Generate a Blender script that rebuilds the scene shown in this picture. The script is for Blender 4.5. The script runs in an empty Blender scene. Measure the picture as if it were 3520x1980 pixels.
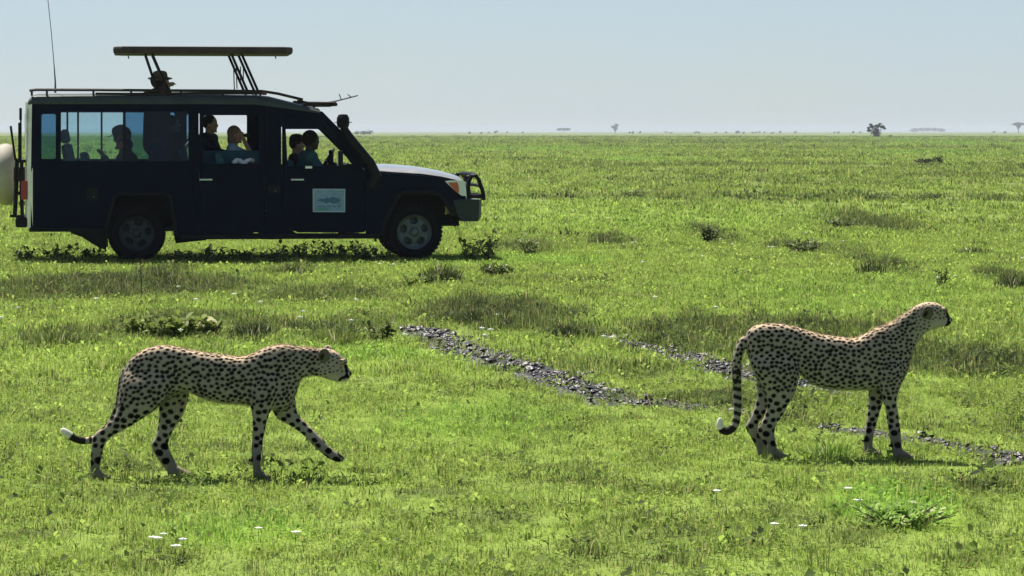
import bpy, bmesh, math, random
import numpy as np
from mathutils import Vector, Matrix
from mathutils.geometry import tessellate_polygon
from mathutils.kdtree import KDTree

random.seed(7)
RNG = np.random.default_rng(11)
S = bpy.context.scene
C = S.collection

# ------------------------------------------------------------------ camera
H = 1.8                       # camera height (m)
F = 9520.0                    # focal length in pixels of the 3520 px wide frame
HOR = 452.0                   # horizon row in that frame
cam_d = bpy.data.cameras.new('camera')
cam_d.sensor_width = 36.0
cam_d.lens = 36.0 * F / 3520.0
cam_d.shift_y = -(990.0 - HOR) / 3520.0
cam_d.clip_start = 0.5
cam_d.clip_end = 60000.0
cam = bpy.data.objects.new('camera', cam_d)
cam.location = (0, 0, H)
cam.rotation_euler = (math.radians(90), 0, 0)
C.objects.link(cam)
S.camera = cam

# ------------------------------------------------------------------ sky + sun
SUN_EL = math.radians(61.0)
SUN_AZ = (-0.60, 0.80)       # horizontal direction from the scene towards the sun
w = bpy.data.worlds.new('World')
S.world = w
w.use_nodes = True
nt = w.node_tree
nt.nodes.clear()
sky = nt.nodes.new('ShaderNodeTexSky')
sky.sky_type = 'NISHITA'
sky.sun_disc = False
sky.sun_elevation = SUN_EL
sky.sun_rotation = math.atan2(SUN_AZ[0], SUN_AZ[1])
sky.altitude = 1500
sky.air_density = 1.0
sky.dust_density = 0.8
sky.ozone_density = 2.5
# thin high veil of cloud over the whole sky (very soft, large)
tc = nt.nodes.new('ShaderNodeTexCoord')
mp = nt.nodes.new('ShaderNodeMapping')
mp.inputs['Scale'].default_value = (1.0, 1.0, 3.2)
nz = nt.nodes.new('ShaderNodeTexNoise')
nz.inputs['Scale'].default_value = 9.0
nz.inputs['Detail'].default_value = 4.0
nz.inputs['Roughness'].default_value = 0.5
rmp = nt.nodes.new('ShaderNodeMapRange')
rmp.inputs['From Min'].default_value = 0.35
rmp.inputs['From Max'].default_value = 0.75
rmp.inputs['To Min'].default_value = 0.62
rmp.inputs['To Max'].default_value = 1.0
mix = nt.nodes.new('ShaderNodeMix')
mix.data_type = 'RGBA'
mix.inputs['B'].default_value = (6.1, 7.4, 8.5, 1)    # colour of the milky veil
bg = nt.nodes.new('ShaderNodeBackground')
bg.inputs['Strength'].default_value = 0.05
out = nt.nodes.new('ShaderNodeOutputWorld')
nt.links.new(tc.outputs['Generated'], mp.inputs['Vector'])
nt.links.new(mp.outputs['Vector'], nz.inputs['Vector'])
nt.links.new(nz.outputs['Fac'], rmp.inputs['Value'])
# the veil thins out evenly from the horizon to the zenith
sep = nt.nodes.new('ShaderNodeSeparateXYZ')
elv = nt.nodes.new('ShaderNodeMapRange')
elv.interpolation_type = 'SMOOTHSTEP'
elv.inputs['From Min'].default_value = 0.0
elv.inputs['From Max'].default_value = 0.7
elv.inputs['To Min'].default_value = 0.80
elv.inputs['To Max'].default_value = 0.10
mul = nt.nodes.new('ShaderNodeMath'); mul.operation = 'MULTIPLY'
nt.links.new(tc.outputs['Generated'], sep.inputs['Vector'])
nt.links.new(sep.outputs['Z'], elv.inputs['Value'])
nt.links.new(elv.outputs['Result'], mul.inputs[0])
nt.links.new(rmp.outputs['Result'], mul.inputs[1])
nt.links.new(mul.outputs['Value'], mix.inputs['Factor'])
nt.links.new(sky.outputs['Color'], mix.inputs['A'])
nt.links.new(mix.outputs['Result'], bg.inputs['Color'])
nt.links.new(bg.outputs['Background'], out.inputs['Surface'])

sun_d = bpy.data.lights.new('sun', 'SUN')
sun_d.energy = 5.0
sun_d.angle = math.radians(0.55)
sun_d.color = (1.0, 0.95, 0.86)
sun = bpy.data.objects.new('sun', sun_d)
sv = Vector((SUN_AZ[0] * math.cos(SUN_EL), SUN_AZ[1] * math.cos(SUN_EL), math.sin(SUN_EL)))
sun.rotation_euler = sv.to_track_quat('Z', 'Y').to_euler()
sun.location = (0, 0, 30)
C.objects.link(sun)

S.view_settings.view_transform = 'Standard'
S.view_settings.look = 'None'
S.view_settings.exposure = 0.85
S.view_settings.gamma = 1.0
S.view_settings.use_curve_mapping = False
S.render.engine = 'CYCLES'
S.cycles.max_bounces = 8
S.cycles.diffuse_bounces = 3
S.cycles.glossy_bounces = 3
S.cycles.transmission_bounces = 4
S.cycles.transparent_max_bounces = 12
S.cycles.volume_bounces = 0
S.cycles.use_denoising = True
S.cycles.sample_clamp_indirect = 6.0

# ------------------------------------------------------------------ helpers
PX = 3520.0 / 2576.0          # half-size tracing pixels -> full pixels


def tag(o, label=None, cat=None, group=None, kind=None):
    if label: o['label'] = label
    if cat: o['category'] = cat
    if group: o['group'] = group
    if kind: o['kind'] = kind
    return o


def empty(name, loc=(0, 0, 0), rz=0.0):
    o = bpy.data.objects.new(name, None)
    o.location = loc
    o.rotation_euler = (0, 0, rz)
    o.empty_display_size = 0.2
    C.objects.link(o)
    return o


def link(name, me, mat=None, parent=None, smooth=False):
    o = bpy.data.objects.new(name, me)
    C.objects.link(o)
    if mat is not None:
        me.materials.append(mat)
    if parent is not None:
        o.parent = parent
    if smooth:
        me.polygons.foreach_set('use_smooth', np.ones(len(me.polygons), dtype=bool))
    return o


def mesh_pd(name, V, Fc):
    me = bpy.data.meshes.new(name)
    me.from_pydata([tuple(map(float, v)) for v in V], [], Fc)
    me.update()
    return me


def mesh_np(name, V, tris):
    """triangles only, numpy arrays"""
    me = bpy.data.meshes.new(name)
    n, m = len(V), len(tris)
    me.vertices.add(n)
    me.vertices.foreach_set('co', np.ascontiguousarray(V, dtype=np.float32).ravel())
    me.loops.add(m * 3)
    me.loops.foreach_set('vertex_index', np.ascontiguousarray(tris, dtype=np.int32).ravel())
    me.polygons.add(m)
    me.polygons.foreach_set('loop_start', np.arange(0, m * 3, 3, dtype=np.int32))
    me.update()
    me.validate()
    return me


def ground_at(px, py):
    """tracing pixel (2576 px frame) on level ground -> world x, y"""
    Y = H * F / ((py * PX) - HOR)
    return (px * PX - 1760.0) * Y / F, Y


class MB:
    """collects shapes into one mesh"""
    def __init__(self):
        self.V, self.F = [], []

    def add(self, V, Fc):
        n = len(self.V)
        self.V += [tuple(v) for v in V]
        self.F += [tuple(i + n for i in f) for f in Fc]
        return self

    def box(self, a, b, bev=0.0):
        x0, y0, z0 = a
        x1, y1, z1 = b
        if bev <= 0:
            V = [(x, y, z) for x in (x0, x1) for y in (y0, y1) for z in (z0, z1)]
            Fc = [(0, 1, 3, 2), (4, 6, 7, 5), (0, 4, 5, 1), (2, 3, 7, 6), (0, 2, 6, 4), (1, 5, 7, 3)]
            return self.add(V, Fc)
        bm = bmesh.new()
        bmesh.ops.create_cube(bm, size=1.0)
        for v in bm.verts:
            v.co = ((x0 + x1) / 2 + v.co.x * (x1 - x0), (y0 + y1) / 2 + v.co.y * (y1 - y0), (z0 + z1) / 2 + v.co.z * (z1 - z0))
        bmesh.ops.bevel(bm, geom=bm.edges[:], offset=bev, segments=2, affect='EDGES', profile=0.5)
        bm.verts.index_update()
        V = [tuple(v.co) for v in bm.verts]
        Fc = [tuple(v.index for v in f.verts) for f in bm.faces]
        bm.free()
        return self.add(V, Fc)

    def tube(self, pts, r, n=8, closed_ends=True):
        pts = [Vector(p) for p in pts]
        rs = r if isinstance(r, (list, tuple)) else [r] * len(pts)
        V, Fc = [], []
        up = None
        for i, p in enumerate(pts):
            d = (pts[min(i + 1, len(pts) - 1)] - pts[max(i - 1, 0)]).normalized()
            if up is None:
                up = d.orthogonal().normalized()
            up = (up - d * up.dot(d))
            up = up.normalized() if up.length > 1e-6 else d.orthogonal().normalized()
            s = d.cross(up)
            for k in range(n):
                a = 2 * math.pi * k / n
                V.append(p + (up * math.cos(a) + s * math.sin(a)) * rs[i])
        for i in range(len(pts) - 1):
            for k in range(n):
                a, b = i * n + k, i * n + (k + 1) % n
                Fc.append((a, b, b + n, a + n))
        if closed_ends:
            Fc.append(tuple(reversed(range(n))))
            Fc.append(tuple(range((len(pts) - 1) * n, len(pts) * n)))
        return self.add(V, Fc)

    def lathe(self, prof, c, axis='y', n=32, close=False):
        """prof: list of (radius, offset along axis)"""
        V, Fc = [], []
        for (r, t) in prof:
            for k in range(n):
                a = 2 * math.pi * k / n
                ca, sa = math.cos(a) * r, math.sin(a) * r
                if axis == 'y': V.append((c[0] + ca, c[1] + t, c[2] + sa))
                elif axis == 'x': V.append((c[0] + t, c[1] + ca, c[2] + sa))
                else: V.append((c[0] + ca, c[1] + sa, c[2] + t))
        m = len(prof)
        for i in range(m - 1 + (1 if close else 0)):
            j = (i + 1) % m
            for k in range(n):
                Fc.append((i * n + k, i * n + (k + 1) % n, j * n + (k + 1) % n, j * n + k))
        if not close:
            Fc.append(tuple(range(n)))
            Fc.append(tuple(reversed(range((m - 1) * n, m * n))))
        return self.add(V, Fc)

    def ellipsoid(self, c, r, n=14, m=9, rot=None):
        V, Fc = [], []
        for i in range(m + 1):
            th = math.pi * i / m
            for k in range(n):
                a = 2 * math.pi * k / n
                p = Vector((r[0] * math.sin(th) * math.cos(a), r[1] * math.sin(th) * math.sin(a), r[2] * math.cos(th)))
                if rot is not None: p = rot @ p
                V.append(Vector(c) + p)
        for i in range(m):
            for k in range(n):
                Fc.append((i * n + k, (i + 1) * n + k, (i + 1) * n + (k + 1) % n, i * n + (k + 1) % n))
        return self.add(V, Fc)

    def capsule(self, a, b, ra, rb, n=12):
        """rounded cone from a to b, closed"""
        a, b = Vector(a), Vector(b)
        d = (b - a)
        L = d.length
        d = d / L if L > 1e-9 else Vector((0, 0, 1))
        pts, rs = [], []
        for t in (0.98, 0.8, 0.5, 0.2):
            pts.append(a - d * ra * t); rs.append(ra * math.sqrt(1 - t * t))
        pts.append(a); rs.append(ra)
        pts.append((a + b) / 2); rs.append((ra + rb) / 2)
        pts.append(b); rs.append(rb)
        for t in (0.2, 0.5, 0.8, 0.98):
            pts.append(b + d * rb * t); rs.append(rb * math.sqrt(1 - t * t))
        return self.tube(pts, rs, n)

    def mesh(self, name):
        return mesh_pd(name, self.V, self.F)

    def build(self, name, mat, parent=None, smooth=False):
        me = self.mesh(name)
        bm = bmesh.new(); bm.from_mesh(me)
        bmesh.ops.recalc_face_normals(bm, faces=bm.faces)
        bm.to_mesh(me); bm.free()
        o = link(name, me, mat, parent, smooth)
        if smooth:
            try:
                me.set_sharp_from_angle(angle=math.radians(38))
            except Exception:
                pass
        return o


def remesh(me, voxel, smooth_it=2, fac=0.5):
    """voxel union of overlapping closed shapes"""
    o = bpy.data.objects.new('tmp', me)
    C.objects.link(o)
    m = o.modifiers.new('r', 'REMESH'); m.mode = 'VOXEL'; m.voxel_size = voxel; m.use_smooth_shade = True
    if smooth_it:
        s = o.modifiers.new('s', 'SMOOTH'); s.iterations = smooth_it; s.factor = fac
    dg = bpy.context.evaluated_depsgraph_get()
    dg.update()
    r = bpy.data.meshes.new_from_object(o.evaluated_get(dg), depsgraph=dg)
    bpy.data.objects.remove(o)
    bpy.data.meshes.remove(me)
    r.materials.clear()
    return r


# ------------------------------------------------------------------ materials
MATS = {}


def pbr(name, col, rough=0.6, metal=0.0, spec=0.5, var=0.0, scale=8.0, bump=0.0, bscale=60.0, coat=0.0, col2=None):
    if name in MATS: return MATS[name]
    m = bpy.data.materials.new(name); m.use_nodes = True
    t = m.node_tree; b = t.nodes['Principled BSDF']
    b.inputs['Base Color'].default_value = (*col, 1)
    b.inputs['Roughness'].default_value = rough
    b.inputs['Metallic'].default_value = metal
    b.inputs['Specular IOR Level'].default_value = spec
    b.inputs['Coat Weight'].default_value = coat
    if var > 0 or col2 is not None:
        co = t.nodes.new('ShaderNodeTexCoord')
        n = t.nodes.new('ShaderNodeTexNoise'); n.inputs['Scale'].default_value = scale; n.inputs['Detail'].default_value = 5
        n.inputs['Roughness'].default_value = 0.65
        t.links.new(co.outputs['Object'], n.inputs['Vector'])
        r = t.nodes.new('ShaderNodeMapRange'); r.inputs['From Min'].default_value = 0.3; r.inputs['From Max'].default_value = 0.7
        t.links.new(n.outputs['Fac'], r.inputs['Value'])
        mx = t.nodes.new('ShaderNodeMix'); mx.data_type = 'RGBA'
        c2 = col2 if col2 is not None else tuple(min(1, c * (1 + var)) for c in col)
        c1 = col if col2 is not None else tuple(c * (1 - var) for c in col)
        mx.inputs['A'].default_value = (*c1, 1); mx.inputs['B'].default_value = (*c2, 1)
        t.links.new(r.outputs['Result'], mx.inputs['Factor'])
        t.links.new(mx.outputs['Result'], b.inputs['Base Color'])
    if bump > 0:
        co = t.nodes.new('ShaderNodeTexCoord')
        n = t.nodes.new('ShaderNodeTexNoise'); n.inputs['Scale'].default_value = bscale; n.inputs['Detail'].default_value = 4
        t.links.new(co.outputs['Object'], n.inputs['Vector'])
        bp = t.nodes.new('ShaderNodeBump'); bp.inputs['Strength'].default_value = bump; bp.inputs['Distance'].default_value = 0.02
        t.links.new(n.outputs['Fac'], bp.inputs['Height'])
        t.links.new(bp.outputs['Normal'], b.inputs['Normal'])
    MATS[name] = m
    return m


def glass(name, tint, gloss=0.08):
    m = bpy.data.materials.new(name); m.use_nodes = True
    t = m.node_tree; t.nodes.clear()
    o = t.nodes.new('ShaderNodeOutputMaterial')
    a = t.nodes.new('ShaderNodeBsdfTransparent'); a.inputs['Color'].default_value = (*tint, 1)
    g = t.nodes.new('ShaderNodeBsdfGlossy'); g.inputs['Roughness'].default_value = 0.05
    g.inputs['Color'].default_value = (0.9, 0.95, 1, 1)
    x = t.nodes.new('ShaderNodeMixShader'); x.inputs['Fac'].default_value = gloss
    t.links.new(a.outputs[0], x.inputs[1]); t.links.new(g.outputs[0], x.inputs[2])
    t.links.new(x.outputs[0], o.inputs['Surface'])
    return m


M = dict(
    paint=pbr('truck_paint', (0.0004, 0.0036, 0.0150), 0.5, spec=0.05, var=0.25, scale=3.0, bump=0.03, bscale=30),
    roofpaint=pbr('roof_paint', (0.036, 0.048, 0.046), 0.55, spec=0.25, var=0.2, scale=3.0),
    hood_sunlit=pbr('hood_paint_sunlit', (0.30, 0.295, 0.29), 0.32, spec=0.6, var=0.2, scale=3.0, coat=1.0),  # bonnet's sunlit brightness put into a base colour far paler than the body
    rubber=pbr('rubber', (0.005, 0.005, 0.008), 0.9, spec=0.08, bump=0.2, bscale=80),
    black=pbr('black_metal', (0.005, 0.005, 0.008), 0.5, spec=0.14),
    inner=pbr('cabin_lining', (0.008, 0.010, 0.016), 0.8, spec=0.2),
    steel=pbr('rim_metal', (0.065, 0.088, 0.095), 0.5, metal=0.2, var=0.25, scale=12),
    chrome=pbr('bright_metal', (0.75, 0.76, 0.75), 0.3, metal=0.6),
    wood=pbr('roof_hatch_shell', (0.046, 0.028, 0.031), 0.7, spec=0.3, var=0.4, scale=5, bump=0.1),
    rack=pbr('rack_tube', (0.016, 0.009, 0.012), 0.6, spec=0.3, var=0.4, scale=10),
    seat=pbr('seat_cloth', (0.020, 0.075, 0.100), 0.9, spec=0.2, var=0.25, scale=10),
    spare=pbr('vinyl_cover', (0.36, 0.33, 0.27), 0.7, spec=0.3, var=0.15, scale=5),
    amber=pbr('amber_lens', (0.42, 0.075, 0.02), 0.25, spec=0.6),
    lens=pbr('clear_lens', (0.62, 0.66, 0.70), 0.12, spec=0.8),
    under=pbr('underbody', (0.010, 0.010, 0.011), 0.9, spec=0.15, var=0.4, scale=15),
)
G_CLEAR = glass('window_glass', (0.78, 0.87, 0.90), 0.015)
G_DARK = glass('window_glass_dark', (0.36, 0.52, 0.64), 0.012)
G_WIND = glass('windscreen_glass', (0.80, 0.88, 0.88), 0.07)

# ------------------------------------------------------------------ vegetation cover maps (world x, y -> 0..1)
_perm = np.random.default_rng(3).random((64, 64))


def vnoise(x, y):
    xi, yi = np.floor(x).astype(int), np.floor(y).astype(int)
    fx, fy = x - xi, y - yi
    fx, fy = fx * fx * (3 - 2 * fx), fy * fy * (3 - 2 * fy)
    g = lambda a, b: _perm[a % 64, b % 64]
    return (g(xi, yi) * (1 - fx) + g(xi + 1, yi) * fx) * (1 - fy) + (g(xi, yi + 1) * (1 - fx) + g(xi + 1, yi + 1) * fx) * fy


def fbm(x, y, s, o=4):
    r, a, t = 0, 0.5, 0
    for i in range(o):
        r = r + a * vnoise(x * s + 17.3 * i, y * s + 5.1 * i); t += a
        s *= 2.03; a *= 0.55
    return r / t


# patches of darker, taller or drier growth; (centre px, py, radius px, radius py, strength) on the tracing frame,
# turned into ground ellipses in metres
PATCH = []
for (px, py, rx, ry, s) in [
        (330, 722, 420, 30, 0.95), (120, 738, 170, 24, 0.8), (800, 742, 260, 22, 0.7), (1250, 795, 230, 42, 1.0),
        (1430, 835, 60, 24, 0.9), (1900, 832, 420, 30, 0.75), (2350, 905, 260, 46, 0.85), (2020, 892, 230, 28, 0.6),
        (1720, 872, 160, 24, 0.8), (1560, 930, 180, 26, 0.5), (430, 822, 200, 36, 0.7), (640, 830, 90, 28, 0.85),
        (870, 830, 140, 40, 0.55), (170, 850, 120, 30, 0.6), (405, 690, 60, 22, 0.9), (740, 682, 60, 14, 0.7),
        (1600, 494, 360, 9, 0.8), (2200, 498, 420, 9, 0.85), (2180, 562, 110, 20, 0.8), (2010, 622, 70, 17, 0.6),
        (1780, 585, 45, 26, 0.6), (1540, 605, 60, 14, 0.6), (1320, 622, 90, 16, 0.7), (2540, 700, 60, 24, 0.9),
        (2190, 655, 70, 34, 0.5), (1700, 470, 480, 12, 0.45), (2300, 445, 420, 14, 0.5), (1550, 425, 300, 8, 0.45),
        (1950, 395, 300, 4, 0.5), (1500, 372, 400, 4, 0.5), (2400, 385, 250, 5, 0.5), (1100, 1240, 90, 12, 0.6),
        (90, 1345, 110, 20, 0.6), (700, 1165, 130, 14, 0.3), (1650, 1330, 190, 46, 0.28), (2060, 1330, 260, 60, 0.25),
        (1230, 1300, 140, 30, 0.4), (2480, 1230, 120, 26, 0.65), (340, 1180, 80, 14, 0.5), (1980, 1052, 60, 10, 0.8),
        (1600, 1400, 200, 30, 0.28), (1480, 1215, 90, 14, 0.35), (300, 1250, 150, 16, 0.35), (1850, 1005, 240, 24, 0.6),
        (1900, 458, 900, 24, 0.42), (1450, 452, 400, 18, 0.42), (2400, 430, 300, 9, 0.6), (1900, 416, 700, 5, 0.6), (1300, 402, 200, 5, 0.45), (1800, 372, 900, 5, 0.55), (2100, 356, 900, 4, 0.6),
        (1700, 346, 1300, 3, 0.55), (1300, 705, 220, 16, 0.3), (470, 660, 520, 10, 0.35)]:
    cx, cy = ground_at(px, py)
    _, ya = ground_at(px, py - ry)
    _, yb = ground_at(px, py + ry)
    PATCH.append((cx, cy, rx * PX * cy / F, max(cy - yb, 0.02), max(ya - cy, 0.02), s))
LUSH = []
for (px, py, rx, ry, s) in [(2260, 1280, 170, 60, 0.9), (600, 1340, 180, 40, 0.7), (1650, 402, 160, 7, 0.9), (1400, 375, 300, 4, 0.8),
                            (2450, 362, 160, 5, 0.8), (2200, 352, 200, 4, 0.6), (2350, 385, 160, 6, 0.7), (900, 890, 300, 16, 0.6),
                            (1200, 1060, 260, 60, 0.5), (2100, 740, 420, 50, 0.3), (1700, 555, 420, 36, 0.25), (1300, 655, 240, 14, 0.6)]:
    cx, cy = ground_at(px, py)
    _, ya = ground_at(px, py - ry)
    _, yb = ground_at(px, py + ry)
    LUSH.append((cx, cy, rx * PX * cy / F, max(cy - yb, 0.02), max(ya - cy, 0.02), s))


def patch_sum(lst, x, y):
    wob = (fbm(x, y * 0.6, 1.7, 3) - 0.5) + np.clip((y - 45) / 40, 0, 1) * (fbm(x + 70, y * .55, .22, 4) - .5) * 1.9
    r = np.zeros_like(x)
    for (cx, cy, rx, rn, rf, s) in lst:
        dy = y - cy
        ry = np.where(dy > 0, rf, rn)
        d = np.sqrt(((x - cx) / rx) ** 2 + (dy / ry) ** 2) + wob * 0.9
        r = np.maximum(r, s * np.clip((1.25 - d) / 0.6, 0, 1))
    gap = np.clip((fbm(x * .5 + 31, y * .35, .3, 3) - .36) * 5, .55, 1)
    return r * np.where(y > 60, gap, 1.0)


# two muddy wheel ruts (centre lines in metres)
RUT_A = [ground_at(*p) for p in [(1040, 822), (1075, 838), (1150, 868), (1260, 905), (1380, 945), (1480, 980), (1560, 1004), (1700, 1018), (1850, 1032),
                                 (1980, 1052), (2100, 1076), (2300, 1102), (2440, 1128), (2576, 1158), (2760, 1190)]]
RUT_B = [ground_at(*p) for p in [(1500, 838), (1580, 860), (1680, 884), (1780, 910), (1850, 930), (1960, 955), (2080, 984), (2220, 1010), (2400, 1040)]]


def poly_dist(pts, x, y):
    best = np.full_like(x, 1e9); bt = np.zeros_like(x)
    acc = 0.0
    for (a, b) in zip(pts[:-1], pts[1:]):
        ax, ay = a; bx, by = b
        dx, dy = bx - ax, by - ay
        L = math.hypot(dx, dy)
        t = np.clip(((x - ax) * dx + (y - ay) * dy) / (L * L), 0, 1)
        d = np.hypot(x - ax - t * dx, y - ay - t * dy)
        k = d < best
        best = np.where(k, d, best); bt = np.where(k, acc + t * L, bt)
        acc += L
    return best, bt, acc


def mud_amount(x, y):
    da, ta, la = poly_dist(RUT_A, x, y)
    db, tb, lb = poly_dist(RUT_B, x, y)
    n = fbm(x, y, 3.1, 3) - 0.5
    wa = np.interp(ta / la, [0, 0.05, 0.55, 0.62, 0.70, 0.76, 0.80, 0.9, 1.0], [0.17, 0.27, 0.28, 0.25, 0.06, 0.03, 0.15, 0.20, 0.20])
    wb = np.interp(tb / lb, [0, 0.15, 0.35, 0.6, 0.75, 0.85, 1.0], [0.06, 0.18, 0.27, 0.30, 0.20, 0.03, 0.01])
    a = np.clip((wa * (1 + 1.5 * n) - da) / 0.04, -1, 1)
    b = np.clip((wb * (1 + 1.7 * n) - db) / 0.04, -1, 1)
    return np.clip(np.maximum(a, b), 0, 1)


def terrain(x, y):
    """height of the ground: nearly level plain with slight humps"""
    x = np.asarray(x, dtype=float); y = np.asarray(y, dtype=float)
    r = np.hypot(x, y)
    z = (fbm(x, y, 0.23, 3) - 0.5) * 0.10 + (fbm(x + 40, y, 0.9, 2) - 0.5) * 0.035
    keep = np.clip((r - 45.0) / 60.0, 0, 1)
    return z * (0.28 + 0.72 * keep)


def tz(x, y):
    return float(terrain(np.array([x]), np.array([y]))[0])


def cover(x, y):
    """0 = fresh short grass, 1 = dark / rank growth"""
    base = np.clip((fbm(x, y * 0.45, 0.16, 4) - 0.50) * 2.2, 0, 1) * 0.38 + np.clip((fbm(x + 9, y * 0.7, 0.9, 4) - 0.52) * 3.2, 0, 1) * 0.32
    d = patch_sum(PATCH, x, y)
    l = patch_sum(LUSH, x, y)
    return np.clip(np.maximum(base * (1 - 0.8 * l), d), 0, 1), l


# ------------------------------------------------------------------ ground
def veg_material(name, lush, fresh, rank, dry, trans=0.45, use_inst=True):
    m = bpy.data.materials.new(name); m.use_nodes = True
    t = m.node_tree; t.nodes.clear()
    o = t.nodes.new('ShaderNodeOutputMaterial')
    at = t.nodes.new('ShaderNodeAttribute'); at.attribute_type = 'INSTANCER' if use_inst else 'GEOMETRY'; at.attribute_name = 'tint'
    al = t.nodes.new('ShaderNodeAttribute'); al.attribute_type = 'INSTANCER' if use_inst else 'GEOMETRY'; al.attribute_name = 'lush'
    av = t.nodes.new('ShaderNodeAttribute'); av.attribute_type = 'GEOMETRY'; av.attribute_name = 'var'
    m1 = t.nodes.new('ShaderNodeMix'); m1.data_type = 'RGBA'
    m1.inputs['A'].default_value = (*fresh, 1); m1.inputs['B'].default_value = (*rank, 1)
    t.links.new(at.outputs['Fac'], m1.inputs['Factor'])
    m2 = t.nodes.new('ShaderNodeMix'); m2.data_type = 'RGBA'
    m2.inputs['B'].default_value = (*lush, 1)
    t.links.new(al.outputs['Fac'], m2.inputs['Factor'])
    t.links.new(m1.outputs['Result'], m2.inputs['A'])
    m3 = t.nodes.new('ShaderNodeMix'); m3.data_type = 'RGBA'
    m3.inputs['B'].default_value = (*dry, 1)
    r = t.nodes.new('ShaderNodeMapRange'); r.inputs['From Min'].default_value = 0.80; r.inputs['From Max'].default_value = 1.0
    r.inputs['To Max'].default_value = 0.85
    t.links.new(av.outputs['Fac'], r.inputs['Value'])
    t.links.new(r.outputs['Result'], m3.inputs['Factor'])
    t.links.new(m2.outputs['Result'], m3.inputs['A'])
    hs = t.nodes.new('ShaderNodeHueSaturation')
    r2 = t.nodes.new('ShaderNodeMapRange'); r2.inputs['To Min'].default_value = 0.62; r2.inputs['To Max'].default_value = 1.32
    t.links.new(av.outputs['Fac'], r2.inputs['Value'])
    t.links.new(r2.outputs['Result'], hs.inputs['Value'])
    t.links.new(m3.outputs['Result'], hs.inputs['Color'])
    b = t.nodes.new('ShaderNodeBsdfPrincipled')
    b.inputs['Roughness'].default_value = 0.6
    b.inputs['Specular IOR Level'].default_value = 0.12
    t.links.new(hs.outputs['Color'], b.inputs['Base Color'])
    if trans > 0:
        tr = t.nodes.new('ShaderNodeBsdfTranslucent')
        t.links.new(hs.outputs['Color'], tr.inputs['Color'])
        x = t.nodes.new('ShaderNodeMixShader'); x.inputs['Fac'].default_value = trans
        t.links.new(b.outputs[0], x.inputs[1]); t.links.new(tr.outputs[0], x.inputs[2])
        t.links.new(x.outputs[0], o.inputs['Surface'])
    else:
        t.links.new(b.outputs[0], o.inputs['Surface'])
    return m


LUSHC = (0.265, 0.450, 0.075)
FRESH = (0.325, 0.435, 0.088)
RANK = (0.056, 0.070, 0.030)
DRY = (0.36, 0.31, 0.14)


def ground_material():
    m = bpy.data.materials.new('plain_ground'); m.use_nodes = True
    t = m.node_tree; b = t.nodes['Principled BSDF']
    b.inputs['Roughness'].default_value = 0.95
    b.inputs['Specular IOR Level'].default_value = 0.1
    co = t.nodes.new('ShaderNodeTexCoord')

    def noise(scale, det=5, sx=1.0, sy=1.0):
        mpn = t.nodes.new('ShaderNodeMapping'); mpn.inputs['Scale'].default_value = (sx, sy, 1)
        n = t.nodes.new('ShaderNodeTexNoise'); n.inputs['Scale'].default_value = scale; n.inputs['Detail'].default_value = det
        n.inputs['Roughness'].default_value = 0.62
        t.links.new(co.outputs['Object'], mpn.inputs['Vector']); t.links.new(mpn.outputs['Vector'], n.inputs['Vector'])
        return n

    def rng(n, a, b2, lo=0.0, hi=1.0):
        r = t.nodes.new('ShaderNodeMapRange')
        r.inputs['From Min'].default_value = a; r.inputs['From Max'].default_value = b2
        r.inputs['To Min'].default_value = lo; r.inputs['To Max'].default_value = hi
        t.links.new(n.outputs[0], r.inputs['Value']); return r

    def mixc(fac, A, B):
        x = t.nodes.new('ShaderNodeMix'); x.data_type = 'RGBA'
        if isinstance(A, tuple): x.inputs['A'].default_value = (*A, 1)
        else: t.links.new(A.outputs['Result'], x.inputs['A'])
        if isinstance(B, tuple): x.inputs['B'].default_value = (*B, 1)
        else: t.links.new(B.outputs['Result'], x.inputs['B'])
        t.links.new(fac.outputs['Fac'] if 'Fac' in fac.outputs else fac.outputs[0], x.inputs['Factor'])
        return x
    at = t.nodes.new('ShaderNodeAttribute'); at.attribute_name = 'tint'
    al = t.nodes.new('ShaderNodeAttribute'); al.attribute_name = 'lush'
    c = mixc(at, (0.205, 0.285, 0.055), (0.050, 0.060, 0.026))
    c = mixc(al, c, (0.190, 0.290, 0.032))
    # swathes of different growth, seen best on the far plain
    c2 = mixc(rng(noise(0.012, 6, 1.0, 0.7), 0.42, 0.62), (0.130, 0.165, 0.056), (0.175, 0.220, 0.062))
    c3 = mixc(rng(noise(0.10, 5, 0.6, 1.0), 0.48, 0.70), c2, (0.115, 0.140, 0.048))
    af = t.nodes.new('ShaderNodeAttribute'); af.attribute_name = 'far'
    c = mixc(af, c, c3)
    # fine mottling and bare soil
    c = mixc(rng(noise(9.0, 6), 0.52, 0.75, 0, 0.55), c, (0.050, 0.062, 0.016))
    am = t.nodes.new('ShaderNodeAttribute'); am.attribute_name = 'mud'
    c = mixc(am, c, (0.045, 0.036, 0.030))
    t.links.new(c.outputs['Result'], b.inputs['Base Color'])
    n2 = noise(30, 5)
    bp = t.nodes.new('ShaderNodeBump'); bp.inputs['Strength'].default_value = 0.6; bp.inputs['Distance'].default_value = 0.03
    t.links.new(n2.outputs['Fac'], bp.inputs['Height']); t.links.new(bp.outputs['Normal'], b.inputs['Normal'])
    return m


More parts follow.
